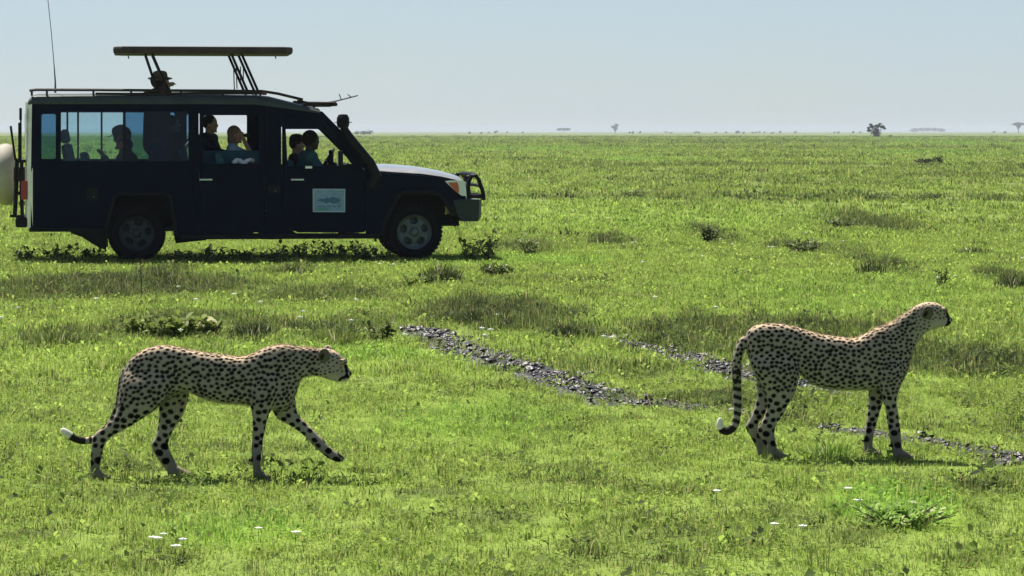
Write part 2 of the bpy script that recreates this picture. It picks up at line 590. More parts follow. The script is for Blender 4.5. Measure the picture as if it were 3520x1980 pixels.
def build_ground():
    # one sheet: fan of rings, fine inside the field of view
    ang = np.concatenate([np.radians(np.linspace(-20, 20, 261)), np.radians(np.linspace(20, 340, 60))[1:-1]])
    rad = np.concatenate([[1.5, 4, 7], np.geomspace(9.0, 60, 260), np.geomspace(60, 400, 90)[1:], np.geomspace(400, 14000, 40)[1:]])
    A, R = np.meshgrid(ang, rad)
    X, Y = R * np.sin(A), R * np.cos(A)
    Z = terrain(X, Y)
    mud = mud_amount(X, Y)
    Z = Z - 0.035 * mud
    tint, lush = cover(X, Y)
    na, nr = len(ang), len(rad)
    V = np.stack([X, Y, Z], -1).reshape(-1, 3)
    i = np.arange(nr - 1)[:, None] * na
    k = np.arange(na)[None, :]
    k2 = (k + 1) % na
    a, b, c, d = i + k, i + k2, i + na + k2, i + na + k
    tris = np.concatenate([np.stack([a, c, b], -1).reshape(-1, 3), np.stack([a, d, c], -1).reshape(-1, 3)])
    n0 = len(V)
    V = np.vstack([V, [[0, 0, 0]]])
    kk = np.arange(na)
    tris = np.vstack([tris, np.stack([np.full(na, n0), kk, (kk + 1) % na], -1)])
    # all normals up
    p = V[tris]
    nzv = np.cross(p[:, 1] - p[:, 0], p[:, 2] - p[:, 0])[:, 2]
    tris[nzv < 0] = tris[nzv < 0][:, ::-1]
    me = mesh_np('ground', V, tris)
    far = np.clip((R - 45) / 60, 0, 1)
    for nm, arr in (('tint', tint), ('lush', lush), ('mud', mud), ('far', far)):
        at = me.attributes.new(nm, 'FLOAT', 'POINT')
        at.data.foreach_set('value', np.append(arr.reshape(-1), 0.3).astype(np.float32))
    o = link('ground', me, ground_material(), None, True)
    tag(o, 'flat green savanna plain reaching to the horizon', None, None, 'structure')


build_ground()

# ------------------------------------------------------------------ safari truck
F2 = F / PX
DT, YAW = 38.4, math.radians(7.5)
_c, _s = math.cos(YAW), math.sin(YAW)
TX = (640 - 1288) / F2 * DT
TW = 1.78                                  # body width
TZ = tz(TX, DT + 0.8)


def U(px, py, ly=0.0):
    """point of the tracing frame on the truck's lengthwise plane at depth ly -> truck x, z"""
    t = (px - 1288) / F2
    lx = (t * (DT + ly * _c) - TX + ly * _s) / (_c - t * _s)
    Y = DT + lx * _s + ly * _c
    return lx, H - (py - 330) / F2 * Y - TZ


def P3(px, py, ly=0.0):
    x, z = U(px, py, ly)
    return (x, ly, z)


truck = empty('safari_truck', (TX, DT, TZ), YAW)
tag(truck, 'dark green safari truck with raised pop-up roof standing on the grass', 'truck')


def lean(z):
    return max(0.0, z - 1.15) * 0.055


def panel(name, outline, holes, mat, parent, near=True, thick=0.03, proud=0.0, ly=0.0, uselean=True, local=False):
    """flat plate cut to an outline with openings, on the near (ly=0) or far side of the truck"""
    conv = (lambda p: p) if local else (lambda p: U(p[0], p[1], ly))
    loops = [[Vector((*conv(p), 0)) for p in lp] for lp in [outline] + holes]
    tri = tessellate_polygon(loops)
    flat = [v for lp in loops for v in lp]
    n = len(flat)
    V = []
    for side in (0, 1):
        for v in flat:
            off = (-proud if side == 0 else thick - proud) + (lean(v.y) if uselean else 0)
            V.append((v.x, off if near else TW - off, v.y))
    Fc = [tuple(t) for t in tri] + [tuple(i + n for i in reversed(t)) for t in tri]
    b = 0
    for lp in loops:
        m = len(lp)
        for i in range(m):
            j = (i + 1) % m
            Fc.append((b + i, b + j, b + j + n, b + i + n))
        b += m
    return MB().add(V, Fc).build(name, mat, parent)


def rrect(x0, y0, x1, y1, r=6, n=3):
    pts = []
    for (cx, cy, a0) in ((x1 - r, y0 + r, -90), (x1 - r, y1 - r, 0), (x0 + r, y1 - r, 90), (x0 + r, y0 + r, 180)):
        for k in range(n + 1):
            a = math.radians(a0 + 90 * k / n)
            pts.append((cx + r * math.cos(a), cy + r * math.sin(a)))
    return pts


SIDE = [(80, 260), (640, 260), (705, 269), (770, 277), (806, 283), (826, 300), (948, 428), (1000, 432), (1060, 436), (1110, 443), (1145, 451), (1166, 460),
        (1173, 476), (1172, 500), (1140, 512), (1134, 532), (1104, 490), (1092, 485), (1015, 485), (1003, 492), (972, 552), (962, 592),
        (440, 592), (436, 552), (424, 496), (412, 489), (300, 489), (288, 498), (274, 560), (268, 575), (77, 572), (78, 420)]
RWIN = rrect(153, 279, 474, 404, 5)
SWIN = rrect(104, 286, 140, 400, 5)
RDOOR = rrect(500, 272, 670, 586, 8)
FDOOR = [(708, 296), (716, 290), (800, 297), (812, 304), (916, 424), (920, 440), (920, 586), (748, 586), (716, 572), (708, 540)]
body = panel('body_side', SIDE, [RWIN, SWIN, RDOOR, FDOOR], M['paint'], truck, True, 0.035)
panel('rear_pane', rrect(102, 284, 142, 402, 5), [], G_DARK, truck, True, 0.006, -0.02)
panel('window_pane', rrect(151, 277, 314, 406, 3), [], G_CLEAR, truck, True, 0.006, -0.014)
panel('window_pane', rrect(310, 277, 476, 406, 3), [], G_DARK, truck, True, 0.006, -0.024)
panel('window_bar', rrect(309, 276, 316, 407, 2), [], M['black'], truck, True, 0.014, -0.009)
# far side (seen through the openings); the opening edges sit where they show through
FARW = [rrect(78, 280, 442, 402, 5), rrect(474, 283, 632, 408, 8), [(700, 318), (806, 318), (822, 326), (912, 415), (704, 416)]]
farside = panel('body_side', [(p[0], p[1]) for p in SIDE], [FARW[0], FARW[1], FARW[2]], M['paint'], truck, False, 0.035)
for x0 in (158, 186, 248):
    panel('window_bar', rrect(x0, 278, x0 + 5, 404, 1), [], M['black'], truck, False, 0.03, -0.002)
panel('window_pane', rrect(80, 279, 440, 404, 3), [], G_CLEAR, truck, False, 0.006, -0.012)

rd = panel('rear_door', rrect(502, 274, 668, 584, 7), [rrect(512, 289, 652, 411, 7)], M['paint'], truck, True, 0.035, 0.004)
fd = panel('front_door', [(710, 298), (717, 292), (800, 299), (811, 306), (914, 425), (918, 440), (918, 584), (749, 584), (718, 570), (710, 540)],
           [[(719, 324), (802, 324), (820, 331), (833, 343), (886, 413), (884, 417), (724, 417)]], M['paint'], truck, True, 0.035, 0.004)


def handle(parent, px):
    b = MB()
    x0, z0 = U(px - 16, 453); x1, z1 = U(px + 16, 449)
    b.box((x0, -0.05, z0), (x1, -0.028, z1), 0.006)
    b.box((x0, -0.03, z0), (x0 + 0.02, -0.004, z1)).box((x1 - 0.02, -0.03, z0), (x1, -0.004, z1))
    b.build('handle', M['chrome'], parent)


handle(rd, 518); handle(fd, 748)
x0, z0 = U(768, 423); x1, z1 = U(785, 417)
MB().box((x0, -0.012, z0), (x1, -0.005, z1), 0.002).build('trim_clip', M['chrome'], fd)

# fuel flap and small fittings on the near side
def flap(px, py, w_, h_, name):
    o = panel(name, rrect(px - w_, py - h_, px + w_, py + h_, 3), [], M['black'], truck, True, 0.012, 0.007)
    x, z = U(px + 3, py + h_ * 0.4)
    MB().lathe([(0.012, -0.014), (0.012, 0.0)], (x, -0.004 + lean(z), z), 'y', 12).build('catch', M['steel'], o)


flap(233, 488, 14, 16, 'fuel_flap'); flap(690, 476, 15, 9, 'side_vent')

# decal on the front door: pale board with blue-grey marks too faint to read
def decal():
    m = bpy.data.materials.new('decal_print'); m.use_nodes = True
    t = m.node_tree; b = t.nodes['Principled BSDF']
    co = t.nodes.new('ShaderNodeTexCoord')
    n = t.nodes.new('ShaderNodeTexNoise'); n.inputs['Scale'].default_value = 14; n.inputs['Detail'].default_value = 3
    mp_ = t.nodes.new('ShaderNodeMapping'); mp_.inputs['Scale'].default_value = (1, 1, 2.2)
    t.links.new(co.outputs['Object'], mp_.inputs['Vector']); t.links.new(mp_.outputs['Vector'], n.inputs['Vector'])
    cr = t.nodes.new('ShaderNodeValToRGB')
    cr.color_ramp.elements[0].position = 0.40; cr.color_ramp.elements[0].color = (0.20, 0.32, 0.44, 1)
    cr.color_ramp.elements[1].position = 0.66; cr.color_ramp.elements[1].color = (0.13, 0.24, 0.36, 1)
    t.links.new(n.outputs['Fac'], cr.inputs['Fac']); t.links.new(cr.outputs['Color'], b.inputs['Base Color'])
    b.inputs['Roughness'].default_value = 0.55
    edge = pbr('decal_edge', (0.34, 0.44, 0.52), 0.5)
    ink = pbr('decal_ink', (0.045, 0.13, 0.23), 0.6)
    green = pbr('decal_green', (0.10, 0.26, 0.24), 0.6)
    d = panel('door_decal', [(787, 474.5), (868, 475), (867.5, 532.5), (787.5, 532)], [], m, fd, True, 0.003, 0.0085)
    panel('decal_border', [(786.6, 474), (868.4, 474.5), (868, 533), (787, 532.5)], [[(790, 477), (865.5, 477.5), (865, 530), (790.5, 529.6)]], edge, d, True, 0.003, 0.0105)
    # soft mountain-like mark in the middle and strokes of small print below
    panel('decal_mark', [(797, 505), (806, 499), (816, 500), (822, 495), (828, 499), (834, 494), (846, 496), (858, 502), (852, 509), (838, 512), (830, 508), (820, 511), (812, 507)],
          [], ink, d, True, 0.003, 0.0105)
    for (x, y, w_) in ((798, 517, 10), (811, 517.5, 7), (821, 516.5, 12), (837, 517.5, 8), (848, 516.5, 10)):
        panel('decal_print_stroke', [(x, y), (x + w_, y + 0.4), (x + w_, y + 3), (x, y + 2.6)], [], ink, d, True, 0.003, 0.0105)
    panel('decal_mark', [(796, 523), (820, 522.5), (832, 524.5), (826, 529), (800, 528.5)], [], green, d, True, 0.003, 0.0108)


decal()

# roof: lofted shell with an open hatch
def roof():
    st = [(70, 252, 258), (76, 242, 259), (92, 238, 260), (200, 237, 260), (300, 237, 260), (400, 237, 260), (520, 238, 260), (640, 240, 261), (680, 244, 266),
          (720, 254, 271), (760, 264, 277), (790, 270, 281), (806, 275, 284)]
    rows = []
    for (px, top, bot) in st:
        x, zt = U(px, top); _, zb = U(px, bot)
        zt = max(zt, zb + 0.03)
        h = zt - zb
        l0 = lean(zb)
        half = [(l0 - 0.006, zb), (l0 - 0.004, zb + 0.35 * h), (l0 + 0.02, zb + 0.7 * h), (l0 + 0.06, zb + 0.92 * h), (l0 + 0.13, zb + h), (0.33, zb + h + 0.012),
                (0.60, zb + h + 0.022), (TW / 2, zb + h + 0.026)]
        row = [(x, y, z) for (y, z) in half] + [(x, TW - y, z) for (y, z) in half[-2::-1]]
        rows.append(row)
    n = len(rows[0])
    V, Fc = [], []
    for off in (0, -0.025):
        for r in rows:
            for p in r:
                V.append((p[0], p[1] + (0.0 if off == 0 else (0.02 if p[1] < TW / 2 else -0.02)), p[2] + off))
    N = len(rows) * n
    cells = {(i, k) for i in range(len(rows) - 1) for k in range(n - 1) if not (4 <= i <= 6 and 5 <= k <= n - 7)}
    for (i, k) in cells:
        a, b = i * n + k, i * n + k + 1
        Fc.append((a, b, b + n, a + n)); Fc.append((N + a, N + a + n, N + b + n, N + b))
        for (di, dk, e0, e1) in ((-1, 0, a, b), (1, 0, b + n, a + n), (0, -1, a + n, a), (0, 1, b, b + n)):
            if (i + di, k + dk) not in cells:
                Fc.append((e0, N + e0, N + e1, e1))
    MB().add(V, Fc).build('roof', M['roofpaint'], truck, True)


roof()

# rear wall with rounded corners, lit from the left
def rear_wall():
    xr, zb = U(62, 572); xr2, zt = U(70, 256)
    V, Fc = [], []
    prof = []
    R_ = 0.11
    for k in range(7):
        a = math.pi / 2 * k / 6
        prof.append((R_ - R_ * math.sin(a), R_ - R_ * math.cos(a)))
    prof2 = prof + [(0.0, TW / 2)] + [(x, TW - y) for (x, y) in prof[::-1]]
    zs = [zb, zb + 0.3, 1.15, zt]
    for z in zs:
        for (dx, y) in prof2:
            yy = y + (lean(z) if y < TW / 2 else -lean(z)) if abs(y - TW / 2) > 0.01 else y
            V.append((xr + dx, yy, z))
    n = len(prof2)
    for i in range(len(zs) - 1):
        for k in range(n - 1):
            Fc.append((i * n + k, i * n + k + 1, (i + 1) * n + k + 1, (i + 1) * n + k))
    o = MB().add(V, Fc).build('rear_wall', M['rearpaint'], truck, True)
    xw = xr - 0.003
    MB().box((xw - 0.012, 0.35, 1.55), (xw, 1.43, 2.05), 0.004).build('rear_window', G_DARK, o)
    lamp = MB().box((xr - 0.05, 0.015, 0.86), (xr + 0.03, 0.09, 1.12), 0.01).build('tail_light', pbr('red_lens', (0.3, 0.02, 0.02), 0.3), truck)
    MB().box((xr - 0.075, 0.03, 1.95), (xr - 0.04, 0.10, 2.12), 0.008).build('hinge', M['black'], truck)
    MB().box((xr - 0.09, 0.035, 1.38), (xr - 0.042, 0.07, 1.92), 0.008).build('grab_rail', M['black'], truck)
    return xr


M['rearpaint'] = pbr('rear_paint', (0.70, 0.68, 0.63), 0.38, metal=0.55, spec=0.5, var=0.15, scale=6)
XR = rear_wall()
xf = U(1172, 470)[0]

# floor, bulkhead, chassis, axles
zs_ = U(700, 580)[1]
MB().box((XR + 0.06, 0.05, zs_), (U(930, 500)[0], TW - 0.05, zs_ + 0.05)).build('floor', M['inner'], truck)
MB().box((U(936, 500)[0], 0.06, zs_), (U(946, 500)[0], TW - 0.06, U(940, 432)[1])).build('bulkhead', M['inner'], truck)
MB().box((U(826, 420)[0], 0.06, U(900, 432)[1] - 0.18), (U(936, 420)[0], TW - 0.06, U(900, 425)[1]), 0.03).build('dashboard', M['inner'], truck)
ch = MB()
for y in (0.42, TW - 0.50):
    ch.box((XR + 0.1, y, 0.46), (xf - 0.05, y + 0.08, 0.60))
for px in (100, 300, 500, 700, 900, 1100):
    x = U(px, 500)[0]
    ch.box((x, 0.42, 0.48), (x + 0.08, TW - 0.42, 0.58))
ch.build('chassis', M['under'], truck)
RWX, FWX = U(344, 590)[0], U(1042.5, 590)[0]
WR = 0.392
for nm, x in (('rear_axle', RWX), ('front_axle', FWX)):
    b = MB().tube([(x, 0.16, WR), (x, TW - 0.16, WR)], 0.055, 10)
    b.ellipsoid((x, TW / 2 + 0.1, WR), (0.15, 0.15, 0.14))
    for y in (0.36, TW - 0.44):
        b.tube([(x - 0.62, y, 0.55), (x - 0.3, y, 0.46), (x, y, 0.43), (x + 0.3, y, 0.46), (x + 0.62, y, 0.55)], 0.035, 6)
    b.build(nm, M['under'], truck)
# springs hanger / exhaust behind the rear wheel, tank and step below the doors
b = MB(); b.box((U(190, 590)[0], 0.3, 0.34), (U(262, 590)[0], 0.62, 0.56), 0.05)
b.tube([(U(120, 580)[0], 0.25, 0.47), (U(165, 585)[0], 0.25, 0.45), (U(260, 600)[0], 0.3, 0.40)], 0.035, 8)
b.build('exhaust', M['under'], truck)
panel('spring_guard', [(165, 574), (268, 574), (266, 630), (240, 618), (205, 596), (182, 588)], [], M['under'], truck, True, 0.04, -0.10, uselean=False)
panel('sill_guard', [(438, 560), (520, 588), (520, 604), (442, 612)], [], M['under'], truck, True, 0.04, -0.10, uselean=False)
MB().box((U(655, 590)[0], 0.22, U(680, 603)[1]), (U(716, 590)[0], 0.8, 0.62), 0.03).build('gearbox_guard', M['under'], truck)
MB().box((U(470, 590)[0], 0.28, U(600, 598)[1]), (U(640, 590)[0], 1.3, 0.62), 0.04).build('fuel_tank', M['under'], truck)
b = MB().box((U(450, 590)[0], -0.03, U(600, 601)[1]), (U(955, 590)[0], 0.12, U(600, 589)[1]), 0.01)
b.build('running_board', M['under'], truck)
for k, ly in enumerate((0.02, TW - 0.26)):
    x0 = U(266, 600)[0]
    MB().box((x0 - 0.012, ly, 0.14), (x0 + 0.006, ly + 0.24, 0.62)).build('mudflap', M['rubber'], truck)
    x0 = U(440, 600)[0]
    MB().box((x0 - 0.006, ly, 0.30), (x0 + 0.012, ly + 0.24, 0.62)).build('mudflap', M['rubber'], truck)
    x0 = U(968, 600)[0]
    MB().box((x0 - 0.006, ly, 0.20), (x0 + 0.012, ly + 0.24, 0.62)).build('mudflap', M['rubber'], truck)

# wheel arches: dark inner boxes + flares
for (x, a, bb) in ((RWX, 286, 426), (FWX, 1000, 1106)):
    xa, xb = U(a, 500)[0], U(bb, 500)[0]
    zt = U(a, 486)[1]
    MB().box((xa - 0.10, 0.036, zt), (xb + 0.10, 0.42, zt + 0.02)).box((xa - 0.12, 0.40, 0.5), (xb + 0.12, 0.42, zt + 0.005)).build('wheel_arch', M['under'], truck)
    MB().box((xa - 0.10, TW - 0.42, zt), (xb + 0.10, TW - 0.036, zt + 0.02)).box((xa - 0.12, TW - 0.42, 0.5), (xb + 0.12, TW - 0.40, zt + 0.005)).build('wheel_arch', M['under'], truck)
for near in (True, False):
    for pts in ([(266, 576), (272, 558), (286, 498), (299, 487), (412, 487), (426, 494), (438, 552), (442, 592)],
                [(960, 592), (970, 552), (1001, 491), (1014, 483), (1093, 483), (1106, 489), (1136, 532)]):
        q = [(*U(*p),) for p in pts]
        path = [(x, -0.03 if near else TW + 0.03, z) for (x, z) in q]
        MB().tube(path, 0.028, 8).build('arch_flare', M['black'], truck, True)


def tyre_mesh(y0, sgn):
    """tyre with shoulder lugs; y0 outer face, sgn +1 when the outer face looks to -y"""
    prof = [(0.235, 0.02), (0.26, -0.005), (0.31, -0.018), (0.355, -0.010), (0.380, 0.012), (0.383, 0.05), (0.383, 0.17), (0.380, 0.208), (0.355, 0.23), (0.31, 0.238), (0.26, 0.225), (0.235, 0.20)]
    b = MB().lathe([(r, y0 + sgn * t) for (r, t) in prof], (0, 0, 0), 'y', 48, True)
    for k in range(40):
        a = 2 * math.pi * k / 40
        for (t0, t1, da) in ((-0.002, 0.085, 0.0), (0.135, 0.222, 0.5)):
            aa = a + da * 2 * math.pi / 40
            V = []
            for r in (0.374, 0.398):
                for t in (t0, t1):
                    for d in (-0.045, 0.045):
                        V.append((r * math.cos(aa + d), y0 + sgn * t, r * math.sin(aa + d)))
            b.add(V, [(0, 1, 3, 2), (4, 6, 7, 5), (0, 4, 5, 1), (2, 3, 7, 6), (0, 2, 6, 4), (1, 5, 7, 3)])
    return b


def rim_mesh(y0, sgn):
    """pressed rim with five oval openings"""
    nr, na = 16, 80
    V, Fc = [], []
    for i in range(nr):
        r = 0.02 + 0.222 * i / (nr - 1)
        for k in range(na):
            a = 2 * math.pi * k / na
            t = np.interp(r, [0.0, 0.055, 0.06, 0.09, 0.13, 0.19, 0.215, 0.23, 0.242], [0.01, 0.01, 0.035, 0.03, 0.035, 0.05, 0.03, 0.0, -0.004])
            best = 9
            for q in range(5):
                ca = math.radians(100) + 2 * math.pi * q / 5
                dx, dz = r * math.cos(a) - 0.152 * math.cos(ca), r * math.sin(a) - 0.152 * math.sin(ca)
                rr_ = dx * math.cos(ca) + dz * math.sin(ca); tt_ = -dx * math.sin(ca) + dz * math.cos(ca)
                best = min(best, math.hypot(rr_ / 0.036, tt_ / 0.046))
            if best < 1.15:
                t += 0.10 * min(1, (1.15 - best) / 0.25)
            V.append((r * math.cos(a), y0 + sgn * t, r * math.sin(a)))
    for i in range(nr - 1):
        for k in range(na):
            Fc.append((i * na + k, i * na + (k + 1) % na, (i + 1) * na + (k + 1) % na, (i + 1) * na + k))
    Fc.append(tuple(range(na)))
    return MB().add(V, Fc)


def wheel(x, near, rim_m):
    y0, sgn = (0.0, 1) if near else (0.0, -1)
    ly = 0.0 if near else TW
    wo = empty('wheel'); wo.parent = truck; wo.location = (x, ly, WR)
    wo.rotation_euler = (0, random.uniform(0, 1), 0)
    tyre_mesh(y0, sgn).build('tyre', M['rubber'], wo, True)
    rim_mesh(y0 + sgn * 0.0, sgn).build('rim', rim_m, wo, True)
    MB().lathe([(0.048, y0 + sgn * 0.02), (0.044, y0 - sgn * 0.012), (0.02, y0 - sgn * 0.02)], (0, 0, 0), 'y', 20).build('hub_cap', rim_m, wo, True)
    for k in range(6):
        a = 2 * math.pi * k / 6
        MB().lathe([(0.010, y0 + sgn * 0.04), (0.010, y0 + sgn * 0.014)], (0.075 * math.cos(a), 0, 0.075 * math.sin(a)), 'y', 6).build('wheel_nut', M['steel'], wo)


M['steel_rear'] = pbr('rear_rim_dark', (0.008, 0.014, 0.018), 0.6, var=0.3, scale=14)  # rear rims much darker than the front ones
wheel(RWX, True, M['steel_rear']); wheel(FWX, True, M['steel'])
wheel(RWX, False, M['steel_rear']); wheel(FWX, False, M['steel'])

# bonnet: crowned sheet falling to the grille
def bonnet():
    st = [(946, 414, 429), (975, 413, 431), (1010, 414.5, 433), (1050, 418, 436), (1090, 424, 441), (1125, 431, 447), (1150, 437, 453), (1163, 442, 460), (1170, 452, 474)]
    V, Fc = [], []
    ys = [0.0, 0.05, 0.13, 0.25, 0.40, 0.62, TW / 2]
    ks = [0.0, 0.30, 0.56, 0.76, 0.90, 0.985, 1.0]
    for (px, top, edge) in st:
        x, ze = U(px, edge); _, zt = U(px, top, 0.6)
        half = [(y, ze + (zt - ze) * k) for y, k in zip(ys, ks)]
        if px < 1150:   # raised power bulge in the middle
            half[-1] = (TW / 2, half[-1][1] + 0.006)
        for (y, z) in half + [(TW - y, z) for (y, z) in half[-2::-1]]:
            V.append((x, y, z))
    n = 13
    for i in range(len(st) - 1):
        for k in range(n - 1):
            Fc.append((i * n + k, i * n + k + 1, (i + 1) * n + k + 1, (i + 1) * n + k))
    # thickness downwards
    m = len(V)
    V += [(v[0], v[1], v[2] - 0.02) for v in V]
    Fc += [tuple(i + m for i in reversed(f)) for f in Fc]
    MB().add(V, Fc).build('bonnet', M['hood_sunlit'], truck, True)


bonnet()
# grille wall
xg, zg0 = U(1171, 505); zg1 = U(1171, 462)[1]
MB().box((xg - 0.05, 0.03, zg0), (xg, TW - 0.03, zg1), 0.01).build('grille', M['black'], truck)
for near in (True, False):
    hl = panel('headlight', [(1119, 455), (1130, 453), (1166, 453.5), (1172, 470), (1173.5, 493), (1160, 491), (1141, 476)], [], M['lens'], truck, near, 0.05, 0.012, uselean=False)
    panel('indicator', [(1127, 459), (1150, 457.5), (1154, 468), (1154, 487), (1147, 482), (1136, 470)], [], M['amber'], hl, near, 0.04, 0.02, uselean=False)
    x = U(1172, 470)[0]
    yy = (0.03, 0.34) if near else (TW - 0.34, TW - 0.03)
    MB().box((x - 0.03, yy[0], U(1172, 492)[1]), (x + 0.012, yy[1], U(1172, 456)[1]), 0.01).build('lamp_front', M['lens'], hl)

# bumper and bull bar
xb0, zb1 = U(1142, 503); xb1, zb0 = U(1207, 555)
bum = MB()
prof = [(1140, 503), (1176, 500), (1214, 502), (1212, 546), (1203, 556), (1163, 556), (1150, 538)]
n = len(prof)
V = []
for y in (-0.04, 0.10, TW - 0.10, TW + 0.04):
    for k, p in enumerate(prof):
        x, z = U(*p)
        if y < 0 or y > TW:
            x -= 0.05 if k in (2, 3) else 0.0
        V.append((x, y, z))
Fc = []
for i in range(3):
    for k in range(n):
        Fc.append((i * n + k, i * n + (k + 1) % n, (i + 1) * n + (k + 1) % n, (i + 1) * n + k))
Fc += [tuple(range(n)), tuple(range(3 * n, 4 * n))]
bum.add(V, Fc)
bumper = bum.build('bumper', pbr('bumper_paint', (0.010, 0.020, 0.022), 0.5, spec=0.3), truck)
for ly in (0.30, TW - 0.30):
    x, z = U(1140, 565)
    MB().tube([(x, ly, z + 0.05), (x + 0.05, ly, z - 0.02), (x + 0.12, ly, z)], 0.018, 6).build('tow_hook', M['black'], truck)
bb = MB()
for ly in (0.02, TW - 0.02):
    sg = 1 if ly < 1 else -1
    lo = [U(*p) for p in ((1180, 500), (1178, 470), (1181, 452), (1187, 442), (1197, 440), (1205, 452), (1213, 475), (1217, 492), (1216, 503))]
    bb.tube([(x, ly, z) for (x, z) in lo], 0.030, 8)
    q = [U(*p) for p in ((1180, 493), (1217, 494))]
    bb.tube([(x, ly, z) for (x, z) in q], 0.028, 8)
    q = [U(*p) for p in ((1168, 444), (1176, 447), (1183, 444))]
    bb.tube([(x, ly + sg * 0.05, z) for (x, z) in q], 0.03, 8)
for (px, py, r) in ((1195, 441, 0.030), (1217, 497, 0.030), (1210, 470, 0.024)):
    x, z = U(px, py)
    bb.tube([(x, 0.02, z), (x + 0.03, 0.4, z + 0.01), (x + 0.04, TW / 2, z + 0.012), (x + 0.03, TW - 0.4, z + 0.01), (x, TW - 0.02, z)], r, 8)
bb.build('bull_bar', M['black'], truck, True)
for ly in (-0.035, TW + 0.015):
    x, z = U(1190, 504)
    MB().box((x - 0.02, ly, z), (x + 0.06, ly + 0.02, z + 0.035), 0.004).build('side_marker', M['lens'], truck)

# windscreen and pillars
tl, bl = U(808, 284), U(946, 424)
for ly in (0.10, TW - 0.10):
    MB().tube([(tl[0], ly + (0.02 if ly < 1 else -0.02), tl[1]), (bl[0], ly, bl[1])], 0.035, 8).build('screen_pillar', M['paint'], truck)
MB().tube([(tl[0], 0.08, tl[1]), (tl[0], TW - 0.08, tl[1])], 0.03, 8).build('screen_header', M['paint'], truck)
MB().add([(tl[0], 0.1, tl[1]), (tl[0], TW - 0.1, tl[1]), (bl[0], TW - 0.08, bl[1]), (bl[0], 0.08, bl[1]),
          (tl[0] - .006, 0.1, tl[1]), (tl[0] - .006, TW - 0.1, tl[1]), (bl[0] - .006, TW - 0.08, bl[1]), (bl[0] - .006, 0.08, bl[1])],
         [(0, 1, 2, 3), (7, 6, 5, 4), (0, 4, 5, 1), (1, 5, 6, 2), (2, 6, 7, 3), (3, 7, 4, 0)]).build('windscreen', G_WIND, truck)

# air snorkel up the near pillar, with its mushroom head
sn = [U(*p) for p in ((930, 470), (946, 440), (930, 410), (902, 376), (880, 348), (868, 330), (863, 318))]
snk = MB().tube([(x, -0.075 + 0.02 * (i == 0), z) for i, (x, z) in enumerate(sn)], [0.06, 0.075, 0.075, 0.072, 0.068, 0.062, 0.055], 10).build('snorkel', M['black'], truck, True)
x, z = U(862, 303)
MB().lathe([(0.035, -0.11), (0.075, -0.09), (0.088, -0.05), (0.088, 0.035), (0.075, 0.06), (0.062, 0.085), (0.02, 0.092)], (x, -0.075, z), 'z', 18).build('snorkel_head', M['black'], snk, True)
b = MB()
for k in range(5):
    a = 2 * math.pi * k / 5 + 0.2
    b.box((x + 0.088 * math.cos(a) - 0.008, -0.075 + 0.088 * math.sin(a) - 0.008, z - 0.03), (x + 0.088 * math.cos(a) + 0.012, -0.075 + 0.088 * math.sin(a) + 0.012, z - 0.012))
b.box((x - 0.125, -0.08, z - 0.026), (x + 0.125, -0.07, z - 0.017))
b.build('snorkel_clip', M['black'], snk)
# mirrors
for ly in (-0.16, TW + 0.04):
    x, z = U(856, 398)
    mo = MB().box((x - 0.04, ly, z - 0.11), (x + 0.03, ly + 0.13, z + 0.11), 0.02).build('mirror', M['black'], truck, True)
    MB().box((x - 0.047, ly + 0.015, z - 0.095), (x - 0.041, ly + 0.115, z + 0.095)).build('mirror_glass', M['chrome'], mo)
    MB().tube([(x, ly + 0.1, z - 0.1), (x + 0.06, 0.02 if ly < 0 else TW - 0.02, z - 0.14)], 0.014, 6).build('mirror_arm', M['black'], mo)

# roof rack rails, posts, front ladder-like end and its rod
def rail(pts, r, ly, name, m=None):
    return MB().tube([(*(lambda q: (q[0], ly, q[1]))(U(p[0], p[1], ly)),) for p in pts], r, 6).build(name, m or M['rack'], truck)


for ly in (0.12, TW - 0.12):
    rail([(74, 227), (90, 225), (240, 225.5), (420, 227), (560, 227.5), (662, 229), (700, 235), (762, 250)], 0.020, ly, 'roof_rail')
    rail([(240, 235), (330, 235.5), (480, 234), (664, 234)], 0.018, ly, 'roof_rail')
    for px in (80, 118, 235, 330, 372, 455, 560, 655):
        q0, q1 = U(px, 240, ly), U(px, 225, ly)
        MB().tube([(q0[0], ly, q0[1]), (q1[0], ly, q1[1])], 0.016, 6).build('rail_post', M['rack'], truck)
x0, z0 = U(660, 238); x1, z1 = U(672, 229)
MB().box((x0, 0.10, z0), (x1, 0.2, z1), 0.01).build('rail_bracket', pbr('rack_red', (0.10, 0.025, 0.02), 0.6), truck)
b = MB()
for ly in (0.14, 0.5, TW - 0.5, TW - 0.14):
    q = [U(*p) for p in ((752, 252), (774, 257), (848, 258))]
    b.tube([(x, ly, z) for (x, z) in q], 0.016, 6)
    q = [U(*p) for p in ((764, 263), (850, 263))]
    b.tube([(x, ly, z) for (x, z) in q], 0.016, 6)
for px in (770, 800, 848):
    x, z = U(px, 261)
    b.tube([(x, 0.12, z), (x, TW - 0.12, z)], 0.018, 6)
x, z = U(792, 270)
b.tube([(x, 0.14, z), (x, 0.14, z + 0.06)], 0.014, 6)
b.build('front_rack', M['rack'], truck)
rod = MB(); q = [U(*p) for p in ((818, 258), (848, 253), (905, 238.5))]
rod.tube([(x, 0.3, z) for (x, z) in q], [0.012, 0.012, 0.010], 6)
for p in (((862, 248), (857, 235)), ((887, 242), (878, 236))):
    q = [U(*v) for v in p]
    rod.tube([(x, 0.3, z) for (x, z) in q], 0.007, 5)
rod.build('rack_rod', pbr('rod_grey', (0.10, 0.10, 0.11), 0.6), truck)
